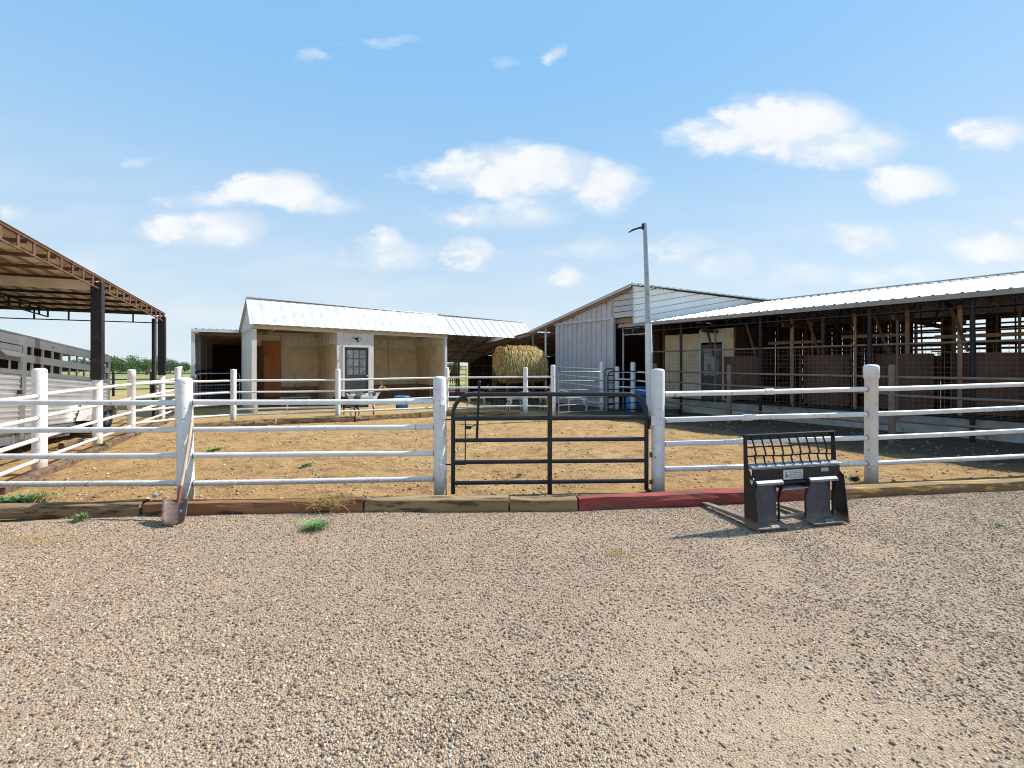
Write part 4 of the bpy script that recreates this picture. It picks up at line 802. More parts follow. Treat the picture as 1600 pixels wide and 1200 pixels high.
m = MB(); m.ribbed(S3(-1.60, 3.55, .1), U3, 10.4, (0, 0, 1), 2.85, V3, pitch=.23, hgt=.02); m.build('side_wall', GREY_METAL, le)
lb(-1.56, -1.52, 3.6, 13.9, 1.35, 1.43, DARKSTEEL, 'wall_girt')
m = MB(); m.ribbed(S3(-1.68, 3.36, 3.04), V3, 1.60, U3, 10.6, (0, 0, 1), pitch=.22, hgt=.025); m.ribbed(S3(-.08, 3.95, 3.04), V3, 3.1, U3, 10.0, (0, 0, 1), pitch=.22, hgt=.025); m.build('roof', WHITE_METAL, le)
lb(-1.66, -.10, 3.35, 3.40, 2.93, 3.03, WHITE, 'fascia')
for i in range(11): lb(-1.5, 2.9 if i else -.1, 4.1 + i * .9, 4.16 + i * .9, 2.84, 2.93, TANWOOD, 'purlin')
lb(-1.7, 3.1, 13.9, 14.0, 0, 3.0, DARKWOOD, 'back_wall'); lb(3.0, 3.05, 4.6, 14, 0, 2.95, DARKWOOD, 'inner_wall'); lb(.3, .36, 8.0, 8.06, 0, 2.9, WHITEWOOD, 'wall_post')
lb(-1.55, -1.53, 3.9, 13.9, .02, 1.2, DARKWOOD, 'kick_boards')
# wire-mesh galvanised gate across the aisle
def mesh_gate(label, P, w, h, mat, name='mesh_gate', cell=.10, z0=.12, rails=(), group=None, mesh_top=None):
    A = Vector(P[0]); Bq = Vector(P[1]); e = empty(name, A, label, 'gate', group); d = (Bq - A); l = d.length; d.normalize(); zt = z0 + h; r = .02; rc = .1
    m = MB(); a = A; b = Bq
    m.path([a + Vector((0, 0, z0)), a + Vector((0, 0, zt - rc)), a + d * rc * .3 + Vector((0, 0, zt - rc * .3)), a + d * rc + Vector((0, 0, zt)), b - d * rc + Vector((0, 0, zt)), b - d * rc * .3 + Vector((0, 0, zt - rc * .3)), b + Vector((0, 0, zt - rc)), b + Vector((0, 0, z0))], r, 10)
    m.tube(a + Vector((0, 0, z0)), b + Vector((0, 0, z0)), r); m.build('gate_frame', mat, e)
    for z in rails: m = MB(); m.tube(a + Vector((0, 0, z)), b + Vector((0, 0, z)), r * .85, n=10); m.build('rail', mat, e)
    if mesh_top:
        m = MB(); x = cell
        while x < l: m.tube(a + d * x + Vector((0, 0, z0)), a + d * x + Vector((0, 0, mesh_top)), .004, n=4, caps=False); x += cell
        z = z0 + cell
        while z < mesh_top: m.tube(a + Vector((0, 0, z)), b + Vector((0, 0, z)), .004, n=4, caps=False); z += cell
        m.build('wire_mesh', mat, e)
    return e
mesh_gate('galvanised gate with wire mesh across the dark lean-to aisle', (S(-1.5, 3.3, 0), S(-.08, 3.3, 0)), 1, 1.18, GALV, rails=(.62, .88), mesh_top=.86, z0=.15)
m = MB(); tube_e = None

# folding metal chair in the left stall
che = empty('metal_chair', S(1.95, 2.1, 0), 'thin metal-framed chair standing in the left stall', 'chair')
def cp(x, y, z): return S(1.95 + x, 2.1 + y, z)
m = MB()
for x in (-.24, .24): m.path([cp(x, -.20, .02), cp(x, .02, .45), cp(x, .12, .90)], .012, 8); m.path([cp(x, .22, .02), cp(x, -.02, .30), cp(x, -.22, .46)], .012, 8)
m.build('frame', RUST, che)
m = MB(); m.box(cp(0, -.03, .46), VV * .25, UU * .20, Vector((0, 0, .012))); m.build('seat', GALV, che, bevel=.004)
m = MB()
for k in range(4): m.bar(cp(-.24, .085 + k * .012, .68 + k * .07), cp(.24, .085 + k * .012, .68 + k * .07), .012, .018)
m.build('backrest', RUST, che)
be = empty('low_bench', S(1.5, 1.9, 0), 'low green-grey bench seat beside the chair in the left stall', 'bench')
m = MB(); m.box(S(1.62, 1.55, .40), VV * .55, UU * .16, Vector((0, 0, .02))); m.build('seat', GALV, be, bevel=.004)
for s_ in (1.15, 2.09): m = MB(); m.box(S(s_, 1.55, .19), VV * .02, UU * .14, Vector((0, 0, .19))); m.build('leg', GALV, be)

# blue tub in front of the right stall
def tub(p, r0, r1, h, label, name='tub'):
    m = MB(); m.lathe(p, [(r0 * .9, .0), (r0, .01), (r1, h - .05), (r1 + .018, h - .05), (r1 + .018, h), (r1 - .008, h), (r0 - .01, .03), (.001, .03)], 28); o = m.build(name, BLUE); tag(o, label, 'tub'); return o
tub(Vector((X(628, 17.0), 17.0, 0)), .21, .27, .50, 'blue plastic feed tub in front of the right stall')

# ------------------------------------------------------------------ covered bay behind the hay bale
we = empty('board_wall', S(12.27, 6.25, 0), 'dark weathered board wall behind the hay bale', 'wall')
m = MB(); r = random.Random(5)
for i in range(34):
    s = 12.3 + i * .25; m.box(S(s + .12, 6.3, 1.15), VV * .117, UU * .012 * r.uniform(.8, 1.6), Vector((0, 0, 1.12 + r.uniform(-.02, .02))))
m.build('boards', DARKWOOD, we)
for z in (1.15, 1.62): m = MB(); m.bar(S(12.3, 6.2, z), S(20.7, 6.2, z), .05, .07); m.build('board_rail', TANWOOD, we)
mesh_gate('black pipe gate closing the gap to the green field', (S(7.6, 6.3, 0), S(12.05, 6.3, 0)), 1, 1.45, BLACK, name='field_gate', rails=(.45, .75, 1.1, 1.38), mesh_top=None, z0=.15)

# ------------------------------------------------------------------ big gabled barn + stall barn (right)
gb = empty('gabled_barn', B(14.94, 13.2, 0), 'large grey metal-sided barn with a gable and a tall door opening', 'barn')
def bw(u0, u1, v0, v1, z0, z1, mat, name, par, bevel=0.0):
    m = MB(); m.box(B((u0 + u1) / 2, (v0 + v1) / 2, (z0 + z1) / 2), UU * (u1 - u0) / 2, VV * (v1 - v0) / 2, Vector((0, 0, (z1 - z0) / 2))); return m.build(name, mat, par, bevel=bevel)
m = MB(); m.ribbed(B(14.94, 13.2, .02), -UU, 3.30, (0, 0, 1), 3.38, -VV, pitch=.27, hgt=.05, ribw=.16); m.build('wall', GREY_METAL, gb)
def ztop(u): return 3.54 + (14.94 - u) * (4.50 - 3.54) / (14.94 - 10.7)
bw(11.62, 14.98, 13.13, 13.20, 3.38, 3.47, GREY_METAL, 'trim_band', gb)
m = MB(); m.ribbed(B(14.94, 13.2, 3.47), -UU, 3.30, (0, 0, 1), 3, -VV, pitch=.27, hgt=.05, ribw=.16, clip=lambda x: (0, max(.02, ztop(14.94 - x) - 3.47))); m.build('upper_wall', GREY_METAL, gb)
# horizontally ribbed header over the opening
m = MB(); m.prism([B(11.62, 13.21, 3.42), B(10.70, 13.21, 3.42), B(10.70, 13.21, ztop(10.7) - .03), B(11.62, 13.21, ztop(11.62) - .03)], VV * .02); m.build('header_backing', DARKWOOD, gb)
for i in range(5):
    z0 = 3.42 + i * .215
    if z0 > 4.3: break
    ta = min(z0 + .192, ztop(10.7) - .03); tb2 = min(z0 + .192, max(z0 + .01, ztop(11.62) - .03))
    m = MB(); m.prism([B(11.62, 13.18, z0), B(10.70, 13.18, z0), B(10.70, 13.18, ta), B(11.62, 13.18, tb2)], VV * .025); m.build('header_panel', GREY_METAL, gb, bevel=.004)
bw(11.60, 11.70, 13.12, 13.26, 0, 3.42, GREY_METAL, 'corner_trim', gb)
bw(10.66, 11.60, 13.3, 13.42, 3.22, 3.40, TANWOOD, 'header_beam', gb)
# roof left slope carries on over the covered bay
rp0 = B(10.7, 13.0, 4.56); rl = B(16.55, 13.0, 3.235); m = MB(); sl = rl - rp0; n = VV.cross(sl).normalized(); n = n if n.z > 0 else -n
m.ribbed(rp0, VV, 11, sl, sl.length, n, pitch=.25, hgt=.02); m.build('roof', WHITE_METAL, gb)
r2a = B(16.6, 13.0, 3.19); r2b = B(24.2, 13.0, 2.35); m = MB(); sl = r2b - r2a; n = VV.cross(sl).normalized(); n = n if n.z > 0 else -n
m.ribbed(r2a, VV, 9, sl, sl.length, n, pitch=.25, hgt=.02); m.build('bay_roof', WHITE_METAL, gb)
for i in range(9):
    v = 13.1 + i * 1.1; m = MB(); m.bar(B(16.55, v, 3.08), B(24.1, v, 2.25), .05, .12); m.bar(B(10.8, v, 4.42), B(16.5, v, 3.13), .05, .12); m.build('rafter', TANWOOD, gb)
for i in range(7): u = 12 + i * 1.8; z = 4.42 - (u - 10.7) * .226 if u < 16.5 else 3.08 - (u - 16.55) * .11; m = MB(); m.bar(B(u, 13.1, z - .10), B(u, 22, z - .10), .05, .08); m.build('purlin', TANWOOD, gb)
m = MB(); m.bar(B(10.7, 13.02, 4.50), B(16.55, 13.02, 3.18), .03, .09); m.build('rake_trim', GREY_METAL, gb)
for (u, v, z) in ((15.6, 13.2, 3.35), (16.5, 13.2, 3.1), (20, 13.3, 2.7), (24, 13.3, 2.2)): m = MB(); m.tube(B(u, v, 0), B(u, v, z), .045); m.build('bay_post', WHITE if u < 16 else TANWOOD, gb)
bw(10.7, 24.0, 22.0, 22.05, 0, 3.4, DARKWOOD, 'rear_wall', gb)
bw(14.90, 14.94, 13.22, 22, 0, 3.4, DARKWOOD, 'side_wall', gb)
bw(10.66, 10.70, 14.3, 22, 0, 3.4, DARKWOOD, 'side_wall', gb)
# light-coloured infill wall facing the yard, ribs following the lower roof
INFILL = pmat('pale_sheet_metal', (.88, .88, .85), (.80, .80, .77), 2, rough=.5)
P1 = B(10.70, 13.18, 3.14); P1t = B(10.70, 13.18, 4.50); P2 = B(8.18, 17.3, 4.0)
d2 = (P2 - P1); nrm = d2.cross(P1t - P1).normalized(); nrm = nrm if nrm.y < 0 else -nrm
m = MB(); m.prism([P1 + Vector((0, 0, -.05)), P2 + Vector((0, 0, -.02)), P1t], -nrm * .03); m.build('infill_backing', GREY_METAL, gb)
k = 6; HT = P1t.z - P1.z
for i in range(k):
    f0 = i / k; f1 = (i + 1) / k - .018; q0 = P1.lerp(P1t, f0); q1 = P1.lerp(P1t, f1)
    m = MB(); pts = [q0, q0 + d2 * (1 - f0) * .995, q1 + d2 * (1 - f1) * .995, q1]
    m.prism([q + nrm * .003 for q in pts], nrm * .028); m.build('infill_panel', INFILL, gb, bevel=.006)
m = MB(); m.bar(P1 + nrm * .02 + Vector((0, 0, .0)), P1t + nrm * .02, .05, .03, up=tuple(nrm)); m.build('corner_trim', WHITE_METAL, gb)
# right-hand roof plane above the infill wall
m = MB(); E1 = B(10.7, 13.0, 4.56); E2 = B(8.0, 17.4, 4.03); E3 = B(8.0, 24, 4.03); E4 = B(10.7, 24, 4.56); over = nrm * .14
m.prism([E1 + over, E2 + over, E3, E4], Vector((0, 0, -.02)))
for i in range(21):
    f = i / 20; a = (E1 + over).lerp(E2 + over, f); m.bar(a + Vector((0, 0, .012)), a + UU * 0 + VV * 4 + Vector((0, 0, .012)), .06, .03)
m.build('roof', OLD_METAL, gb)

sb = empty('stall_barn', B(11.4, 13.3, 0), 'long low open-sided stall barn with a white roof on the right', 'barn')
U0, U1 = -7.0, 11.4
m = MB(); e0 = B(U0, 13.22, 3.16); sl = B(U0, 17.3, 3.98) - e0; n = UU.cross(sl).normalized(); n = n if n.z > 0 else -n
m.ribbed(e0, UU, U1 - U0, sl, sl.length, n, pitch=.23, hgt=.02); m.build('roof', WHITE_METAL, sb)
m = MB(); e0 = B(U0, 17.3, 3.98); sl = B(U0, 21.4, 3.16) - e0; n = UU.cross(sl).normalized(); n = n if n.z > 0 else -n
m.ribbed(e0, UU, U1 - U0, sl, sl.length, n, pitch=.23, hgt=.02); m.build('roof', WHITE_METAL, sb)
m = MB(); m.bar(B(U0, 17.3, 4.02), B(7.9, 17.3, 4.02), .25, .015); m.build('ridge_cap', WHITE_METAL, sb)
m = MB(); m.bar(B(U0, 13.20, 3.10), B(U1, 13.20, 3.10), .03, .11); m.build('eave_fascia', pmat('taupe_gutter', (.33, .29, .25), (.26, .23, .20), 4, rough=.5), sb)
for i in range(8):
    v = 13.6 + i * 1.0; z = 3.20 + (v - 13.22) * .2 if v < 17.3 else 3.98 - (v - 17.3) * .2
    m = MB(); m.bar(B(U0, v, z - .10), B(U1 - .1, v, z - .10), .045, .09); m.build('purlin', DARKWOOD, sb)
ladder(B(U0, 13.42, 3.06), B(U1 - .05, 13.42, 3.06), .19, 46, .035, DARKSTEEL, sb, 'eave_truss')
for i in range(8):
    u = -6.4 + i * 2.45; m = MB()
    m.bar(B(u, 13.5, 3.05), B(u, 17.2, 3.78), .06, .14); m.bar(B(u, 17.4, 3.78), B(u, 21.2, 3.05), .06, .14); m.bar(B(u, 13.6, 2.78), B(u, 21.2, 2.78), .05, .12)
    for v in (15, 17.3, 19.4): m.bar(B(u, v, 2.8), B(u, v + .6, 3.5), .04, .07)
    m.build('rafter_frame', DARKWOOD, sb)
# steel front posts
for u in (8.95, 6.38, 3.82, 2.05, -.6, -3.4): m = MB(); m.tube(B(u, 13.46, 0), B(u, 13.46, 3.06), .045, n=12); m.build('steel_post', DARKSTEEL, sb)
m = MB(); m.tube(B(U1, 13.46, 0.0), B(U1, 13.46, 3.05), .04); m.build('steel_post', GALV, sb)
m = MB(); m.tube(B(U0, 13.5, 2.16), B(10.4, 13.5, 2.12), .026); m.build('top_pipe', BROWNPIPE, sb)
m = MB(); m.box(B((U0 + 9.6) / 2, 14.2, .22), UU * (9.6 - U0) / 2, VV * .09, Vector((0, 0, .22))); m.build('concrete_curb', CONC, sb, bevel=.01)
m = MB(); m.tube(B(U0, 13.95, .50), B(9.6, 13.95, .50), .03); m.build('low_pipe', DARKSTEEL, sb)
# interior wooden posts, braces and rails
r = random.Random(11)
for i in range(26):
    u = 7.4 - i * .56 + r.uniform(-.25, .25); v = r.choice((14.35, 14.4, 16.2, 17.3)); w = r.uniform(.05, .09)
    m = MB(); m.box(B(u, v, 1.5), UU * w / 2, VV * w / 2, Vector((0, 0, 1.5))); m.build('timber_post', TANWOOD if r.random() < .6 else DARKWOOD, sb)
for i in range(9):
    u = 8.3 - i * 1.55 + r.uniform(-.2, .2); m = MB(); m.bar(B(u + .28, 14.3, 2.95), B(u, 14.32, 1.95), .06, .045, up=tuple(VV)); m.build('brace', DARKWOOD, sb)
for i in range(7):
    u = 7.0 - i * 2.0; m = MB(); z = r.choice((2.35, 2.4, 2.45)); m.bar(B(u, 15.3, z), B(u - 1.5, 15.3, z), .05, .09); m.build('cross_rail', TANWOOD, sb)
for i in range(6): # upright pipes of the pen fronts
    u = 8.0 - i * 2.3; m = MB(); m.tube(B(u, 13.9, .45), B(u, 13.9, 2.75), .026); m.build('pen_pipe', BROWNPIPE, sb)
# rubber-mat panels on the pen fronts, curving outwards a little
for i, u in enumerate((7.55, 5.15, 3.45, 1.95, .35, -1.5, -3.4, -5.2)):
    m = MB(); wd = 1.15; nn_ = 8; vs = []
    for j in range(nn_ + 1):
        f = -1 + 2 * j / nn_; 
        for z in (.55, 1.92 + r.uniform(-.01, .01)): vs.append(B(u + f * wd / 2, 14.60 - .30 * (1 - f * f), z))
    for j in range(nn_ + 1):
        f = -1 + 2 * j / nn_
        for z in (.55, 1.92): vs.append(B(u + f * wd / 2, 14.625 - .30 * (1 - f * f), z))
    k = 2 * (nn_ + 1); fs = []
    for j in range(nn_): a = 2 * j; fs += [(a, a + 1, a + 3, a + 2), (k + a, k + a + 2, k + a + 3, k + a + 1), (a + 1, k + a + 1, k + a + 3, a + 3), (a, a + 2, k + a + 2, k + a)]
    fs += [(0, k, k + 1, 1), (2 * nn_, 2 * nn_ + 1, k + 2 * nn_ + 1, k + 2 * nn_)]
    m.add(vs, fs); m.build('mat_panel', RUBBER, sb)
    m = MB(); m.bar(B(u + .60, 14.5, .5), B(u + .60, 14.5, 1.96), .035, .035); m.bar(B(u + .60, 14.5, 1.95), B(u + .95, 14.5, 1.98), .03, .03); m.build('panel_edge', RUST, sb)
# wire mesh along the pen fronts
m = MB(); u = U0
while u < 9.8: m.tube(B(u, 13.93, .5), B(u, 13.93, 2.1), .0042, n=4, caps=False); u += .11
z = .6
while z < 2.1: m.tube(B(U0, 13.93, z), B(9.8, 13.93, z), .0042, n=4, caps=False); z += .11
m.build('wire_mesh', BROWNPIPE, sb)
# cross partitions between pens
for i in range(5):
    u = 6.4 - i * 2.6
    m = MB()
    for k in range(6): m.bar(B(u, 14.6, .5 + k * .28), B(u, 17.2, .5 + k * .28), .03, .14)
    m.build('pen_partition', DARKWOOD, sb)
# office wall with door at the left end
bw(8.95, 10.35, 14.55, 14.60, 0.05, 2.75, PLY, 'office_wall', sb); bw(7.75, 8.08, 14.55, 14.60, 0.05, 2.75, PLY, 'office_wall', sb)
m = MB(); m.ribbed(B(7.75, 14.56, 2.42), UU, 1.22, (0, 0, 1), .45, -VV, pitch=.2, hgt=.016); m.build('office_header', WHITEWOOD, sb)
od = bw(8.13, 8.90, 14.56, 14.60, 0.05, 2.35, DOORP, 'office_door', sb); bw(8.25, 8.78, 14.545, 14.555, 1.3, 2.2, GLASS_D, 'door_glass', sb)
bw(8.90, 8.97, 14.53, 14.60, .05, 2.42, WHITEWOOD, 'door_casing', sb); bw(8.06, 8.13, 14.53, 14.60, .05, 2.42, WHITEWOOD, 'door_casing', sb)
bw(7.7, 7.75, 14.6, 17.2, 0, 2.9, DARKWOOD, 'office_side', sb); bw(10.35, 10.42, 14.5, 17.2, 0, 3.3, DARKWOOD, 'office_side', sb)
# transom screen above the walk-in
m = MB()
for i in range(14): m.bar(B(11.3 - i * .09, 13.46, 2.78), B(11.3 - i * .09, 13.46, 3.0), .006, .006)
m.bar(B(11.4, 13.46, 2.78), B(10.1, 13.46, 2.78), .03, .03); m.bar(B(11.4, 13.46, 3.02), B(10.1, 13.46, 3.02), .03, .03); m.bar(B(10.95, 13.46, 2.78), B(10.95, 13.46, 3.0), .03, .03); m.build('transom_screen', GALV, sb)
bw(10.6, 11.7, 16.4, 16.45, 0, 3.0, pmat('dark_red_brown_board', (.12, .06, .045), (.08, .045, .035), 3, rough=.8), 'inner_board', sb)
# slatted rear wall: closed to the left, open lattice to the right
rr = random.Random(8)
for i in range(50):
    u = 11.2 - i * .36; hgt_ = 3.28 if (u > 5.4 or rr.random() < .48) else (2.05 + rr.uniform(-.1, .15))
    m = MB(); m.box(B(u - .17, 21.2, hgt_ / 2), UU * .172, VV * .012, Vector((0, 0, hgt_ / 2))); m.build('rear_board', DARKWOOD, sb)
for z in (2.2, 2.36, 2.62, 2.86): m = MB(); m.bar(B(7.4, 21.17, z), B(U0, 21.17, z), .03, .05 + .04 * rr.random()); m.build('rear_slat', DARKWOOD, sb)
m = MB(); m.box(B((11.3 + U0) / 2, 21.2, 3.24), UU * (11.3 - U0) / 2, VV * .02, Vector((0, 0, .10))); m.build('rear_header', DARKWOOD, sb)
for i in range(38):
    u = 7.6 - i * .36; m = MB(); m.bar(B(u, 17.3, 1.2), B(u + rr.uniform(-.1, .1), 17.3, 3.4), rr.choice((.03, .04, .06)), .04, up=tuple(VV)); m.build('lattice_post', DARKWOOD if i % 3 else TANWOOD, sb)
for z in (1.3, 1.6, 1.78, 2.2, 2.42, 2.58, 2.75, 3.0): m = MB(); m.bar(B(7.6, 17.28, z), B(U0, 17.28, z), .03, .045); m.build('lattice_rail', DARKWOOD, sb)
bw(U0 - .05, U0, 13.4, 21.2, 0, 3.2, WHITE_METAL, 'end_wall', sb)
m = MB(); m.box(B(2.2, 17.6, -.0), UU * 9.2, VV * 3.6, Vector((0, 0, .03))); m.build('barn_floor', pmat('dark_bedding', (.13, .09, .06), (.09, .06, .04), 4, rough=.95), sb)

# brown pipe fence standing in front of the pens
bp_ = [(*(B(9.55, 12.9).xy), 1.70, .060), (*(B(6.7, 12.35).xy), 1.66, .066), (*(B(3.0, 11.9).xy), 1.66, .06), (*(B(-.6, 11.6).xy), 1.66, .06), (*(B(-4.6, 11.2).xy), 1.66, .06)]
brr = [[(1.46, 1.42), (1.12, 1.08), (.45, .42)], [(1.42, 1.40), (1.08, 1.05), (.42, .42)], [(1.40, 1.40), (1.02, 1.02), (.50, .5)], [(1.4, 1.4), (1.02, 1.02), (.5, .5)]]
fence('pen_fence', 'brown unpainted pipe fence in front of the stall barn pens', bp_, brr, .026, mat=BROWNPIPE)

# ------------------------------------------------------------------ light pole
d = 14.6; pe = empty('light_pole', Vector((X(1017, d), d, 0)), 'tall thin pole with a short bent arm, white below and grey above', 'pole')
zb = Zy(506, d); pb = Vector((X(1017, d), d, 0)); pm = Vector((X(1013, d), d, zb)); pt = Vector((X(1007.5, d), d, Zy(349, d)))
m = MB(); m.path([pb - Vector((0, 0, .1)), pb.lerp(pm, .55) + Vector((-.015, 0, 0)), pm], [.135, .12, .105], 18); m.build('lower_pole', WHITE, pe)
m = MB(); m.path([pm - Vector((0, 0, .02)), pm.lerp(pt, .5), pt], [.085, .075, .062], 16); m.build('upper_pole', GALV, pe)
m = MB(); a = Vector((X(1005, d), d, Zy(355, d))); m.path([a, a + Vector((-.16, 0, -.03)), a + Vector((-.34, 0, -.09)), a + Vector((-.47, 0, -.17))], [.035, .03, .03, .018], 10); m.box(a + Vector((.02, 0, .02)), Vector((.06, 0, 0)), Vector((0, .05, 0)), Vector((0, 0, .09))); m.build('arm', DARKSTEEL, pe)

# ------------------------------------------------------------------ inner pen: panel gate, posts, barrels
def panel(label, A, Bq, h, zs, mat, name='panel_gate', r=.02, mids=(.5,), z0=.08, ztR=None, group=None):
    A = Vector(A); Bq = Vector(Bq); e = empty(name, A, label, 'gate', group); d = (Bq - A).normalized(); rc = .12; l = (Bq - A).length
    m = MB(); m.path([A + Vector((0, 0, z0)), A + Vector((0, 0, h - rc)), A + d * rc * .3 + Vector((0, 0, h - rc * .3)), A + d * rc + Vector((0, 0, h)), Bq - d * rc + Vector((0, 0, h)), Bq - d * rc * .3 + Vector((0, 0, h - rc * .3)), Bq + Vector((0, 0, h - rc)), Bq + Vector((0, 0, z0))], r, 10); m.build('gate_frame', mat, e)
    for z in zs: m = MB(); m.tube(A + Vector((0, 0, z)), Bq + Vector((0, 0, z)), r * .85, n=10); m.build('rail', mat, e)
    for f in mids: c = A.lerp(Bq, f); m = MB(); m.bar(c + Vector((0, 0, z0)), c + Vector((0, 0, h)), .04, .02, up=(1, 0, 0)); m.build('upright', mat, e)
    return e
LGALV = pmat('dull_grey_pipe', (.34, .34, .36), (.22, .22, .24), 8, rough=.4, metal=.5)
panel('grey six-bar livestock panel standing right of the hay bale', G(873, 14.7), G(948, 15.4), 1.43, (.12, .35, .58, .83, 1.13), LGALV, mids=(), name='livestock_panel')
panel('dark six-bar livestock panel in front of the blue barrels', G(950, 15.42), G(1014, 15.9), 1.43, (.12, .35, .58, .83, 1.13), BLACK, mids=(), name='livestock_panel')
panel('narrow black panel between the grey wall and the white posts', G(945, 16.6), G(960, 16.9), 1.52, (.2, .45, .75, 1.0, 1.27), BLACK, mids=(), name='livestock_panel', z0=.1)
ip = [(X(868, 18.8), 18.8, 0, 0), (X(940, 16.3), 16.3, 1.78, .075)]
fence('pipe_fence', 'thin grey-white rails along the grey barn wall behind the white goat', ip, [[(1.58, 1.50), (1.27, 1.18), (.96, .87), (.33, .28)]], .022, group='white pipe fences round the yard')
ip = [(X(964, 16.6), 16.6, 1.60, .085), (X(989, 16.2), 16.2, 1.76, .085), (X(1013, 14.9), 14.9, 0, 0)]
fence('pipe_fence', 'short white pipe fence beside the blue barrels', ip, [[(1.40, 1.40), (1.14, 1.14), (.86, .86), (.55, .55)], [(1.42, 1.40), (1.12, 1.1), (.8, .8)]], .028, group='white pipe fences round the yard')
def barrel(p, r, h, label):
    m = MB(); m.lathe(p, [(r * .93, 0), (r, .03), (r, h * .30), (r * 1.03, h * .33), (r, h * .36), (r, h * .64), (r * 1.03, h * .67), (r, h * .70), (r, h - .04), (r * .93, h - .005), (r * .90, h - .02), (.001, h - .02)], 28)
    o = m.build('barrel', BLUE); tag(o, label, 'barrel', 'blue barrels by the barn'); return o
barrel(G(1003, 16.9), .29, .86, 'tall blue plastic barrel beside the pole')
barrel(G(986, 16.4), .19, .52, 'shorter blue plastic barrel left of the tall one')
tb_ = MB(); tb_.lathe(G(1046, 15.3), [(.30, 0), (.36, .20), (.38, .20), (.38, .22), (.34, .22), (.28, .03), (.001, .03)], 26); tag(tb_.build('water_tub', LGALV), 'low grey water tub below the mesh pen front', 'tub')

# ------------------------------------------------------------------ hay bale on its feeder
bc = Vector((X(813, 17.4), 17.4, 1.83)); bax = Vector((.88, .47, 0)).normalized(); RB = .52; LB = 1.72
bl_ = Vector((bc.x, bc.y, 0))
bs_ = bax; bn = Vector((-bax.y, bax.x, 0))
he = empty('hay_feeder', Vector((bc.x, bc.y, 0)), 'dark raised hay feeder rack under the round bale', 'feeder')
m = MB()
for a in (-.8, .8):
    for b in (-.5, .5): m.bar(Vector((bc.x, bc.y, 0)) + bs_ * a + bn * b, Vector((bc.x, bc.y, 1.1)) + bs_ * a + bn * b * .9, .06, .06)
m.build('legs', DARKWOOD, he)
m = MB()
for b in (-.5, .5):
    for z in (.62, 1.1): m.bar(Vector((bc.x, bc.y, z)) + bs_ * -.85 + bn * b, Vector((bc.x, bc.y, z)) + bs_ * .85 + bn * b, .05, .09)
for a in (-.8, -.27, .27, .8): m.bar(Vector((bc.x, bc.y, 1.14)) + bs_ * a + bn * -.5, Vector((bc.x, bc.y, 1.14)) + bs_ * a + bn * .5, .06, .05)
m.build('rack', DARKWOOD, he)
hb_ = empty('hay_bale', Vector((bc.x, bc.y, bc.z - RB)), 'big shaggy round golden hay bale raised on a feeder', 'hay bale')
m = MB(); vs = []; na, nl = 40, 26
for i in range(nl + 1):
    t = i / nl; x = (t - .5) * LB; er = 1 - .20 * abs(2 * t - 1) ** 4
    for j in range(na):
        a = 2 * math.pi * j / na; rr0 = RB * er * (1 + .08 * noise.noise((x * 2, math.cos(a) * 2, math.sin(a) * 2)) + .03 * noise.noise((x * 9, math.cos(a) * 7, math.sin(a) * 7)))
        rr0 *= 1 - .10 * max(0, math.sin(a)) * t * t
        vs.append(bc + bs_ * x + bn * rr0 * math.cos(a) + Vector((0, 0, rr0 * math.sin(a) * .96 - .07 * abs(2 * t - 1) ** 3)))
fs = [(i * na + j, i * na + (j + 1) % na, (i + 1) * na + (j + 1) % na, (i + 1) * na + j) for i in range(nl) for j in range(na)]
m.add(vs, fs, True)
for ring, x, rv in ((0, -LB / 2, True), (nl, LB / 2, False)):
    c = bc + bs_ * x; pts = vs[ring * na:(ring + 1) * na]; k = 9
    for q in range(k):
        f0 = 1 - q / k; f1 = 1 - (q + 1) / k + .001; o0 = bs_ * (.02 * math.sin(q * 2.2)) * (-1 if rv else 1); o1 = bs_ * (.02 * math.sin((q + 1) * 2.2)) * (-1 if rv else 1)
        m.add([c.lerp(p_, f0) + (o0 if q else Vector()) for p_ in pts] + [c.lerp(p_, f1) + o1 for p_ in pts], [(j, (j + 1) % na, na + (j + 1) % na, na + j) for j in range(na)], True)
m.build('bale_core', HAYB, hb_)
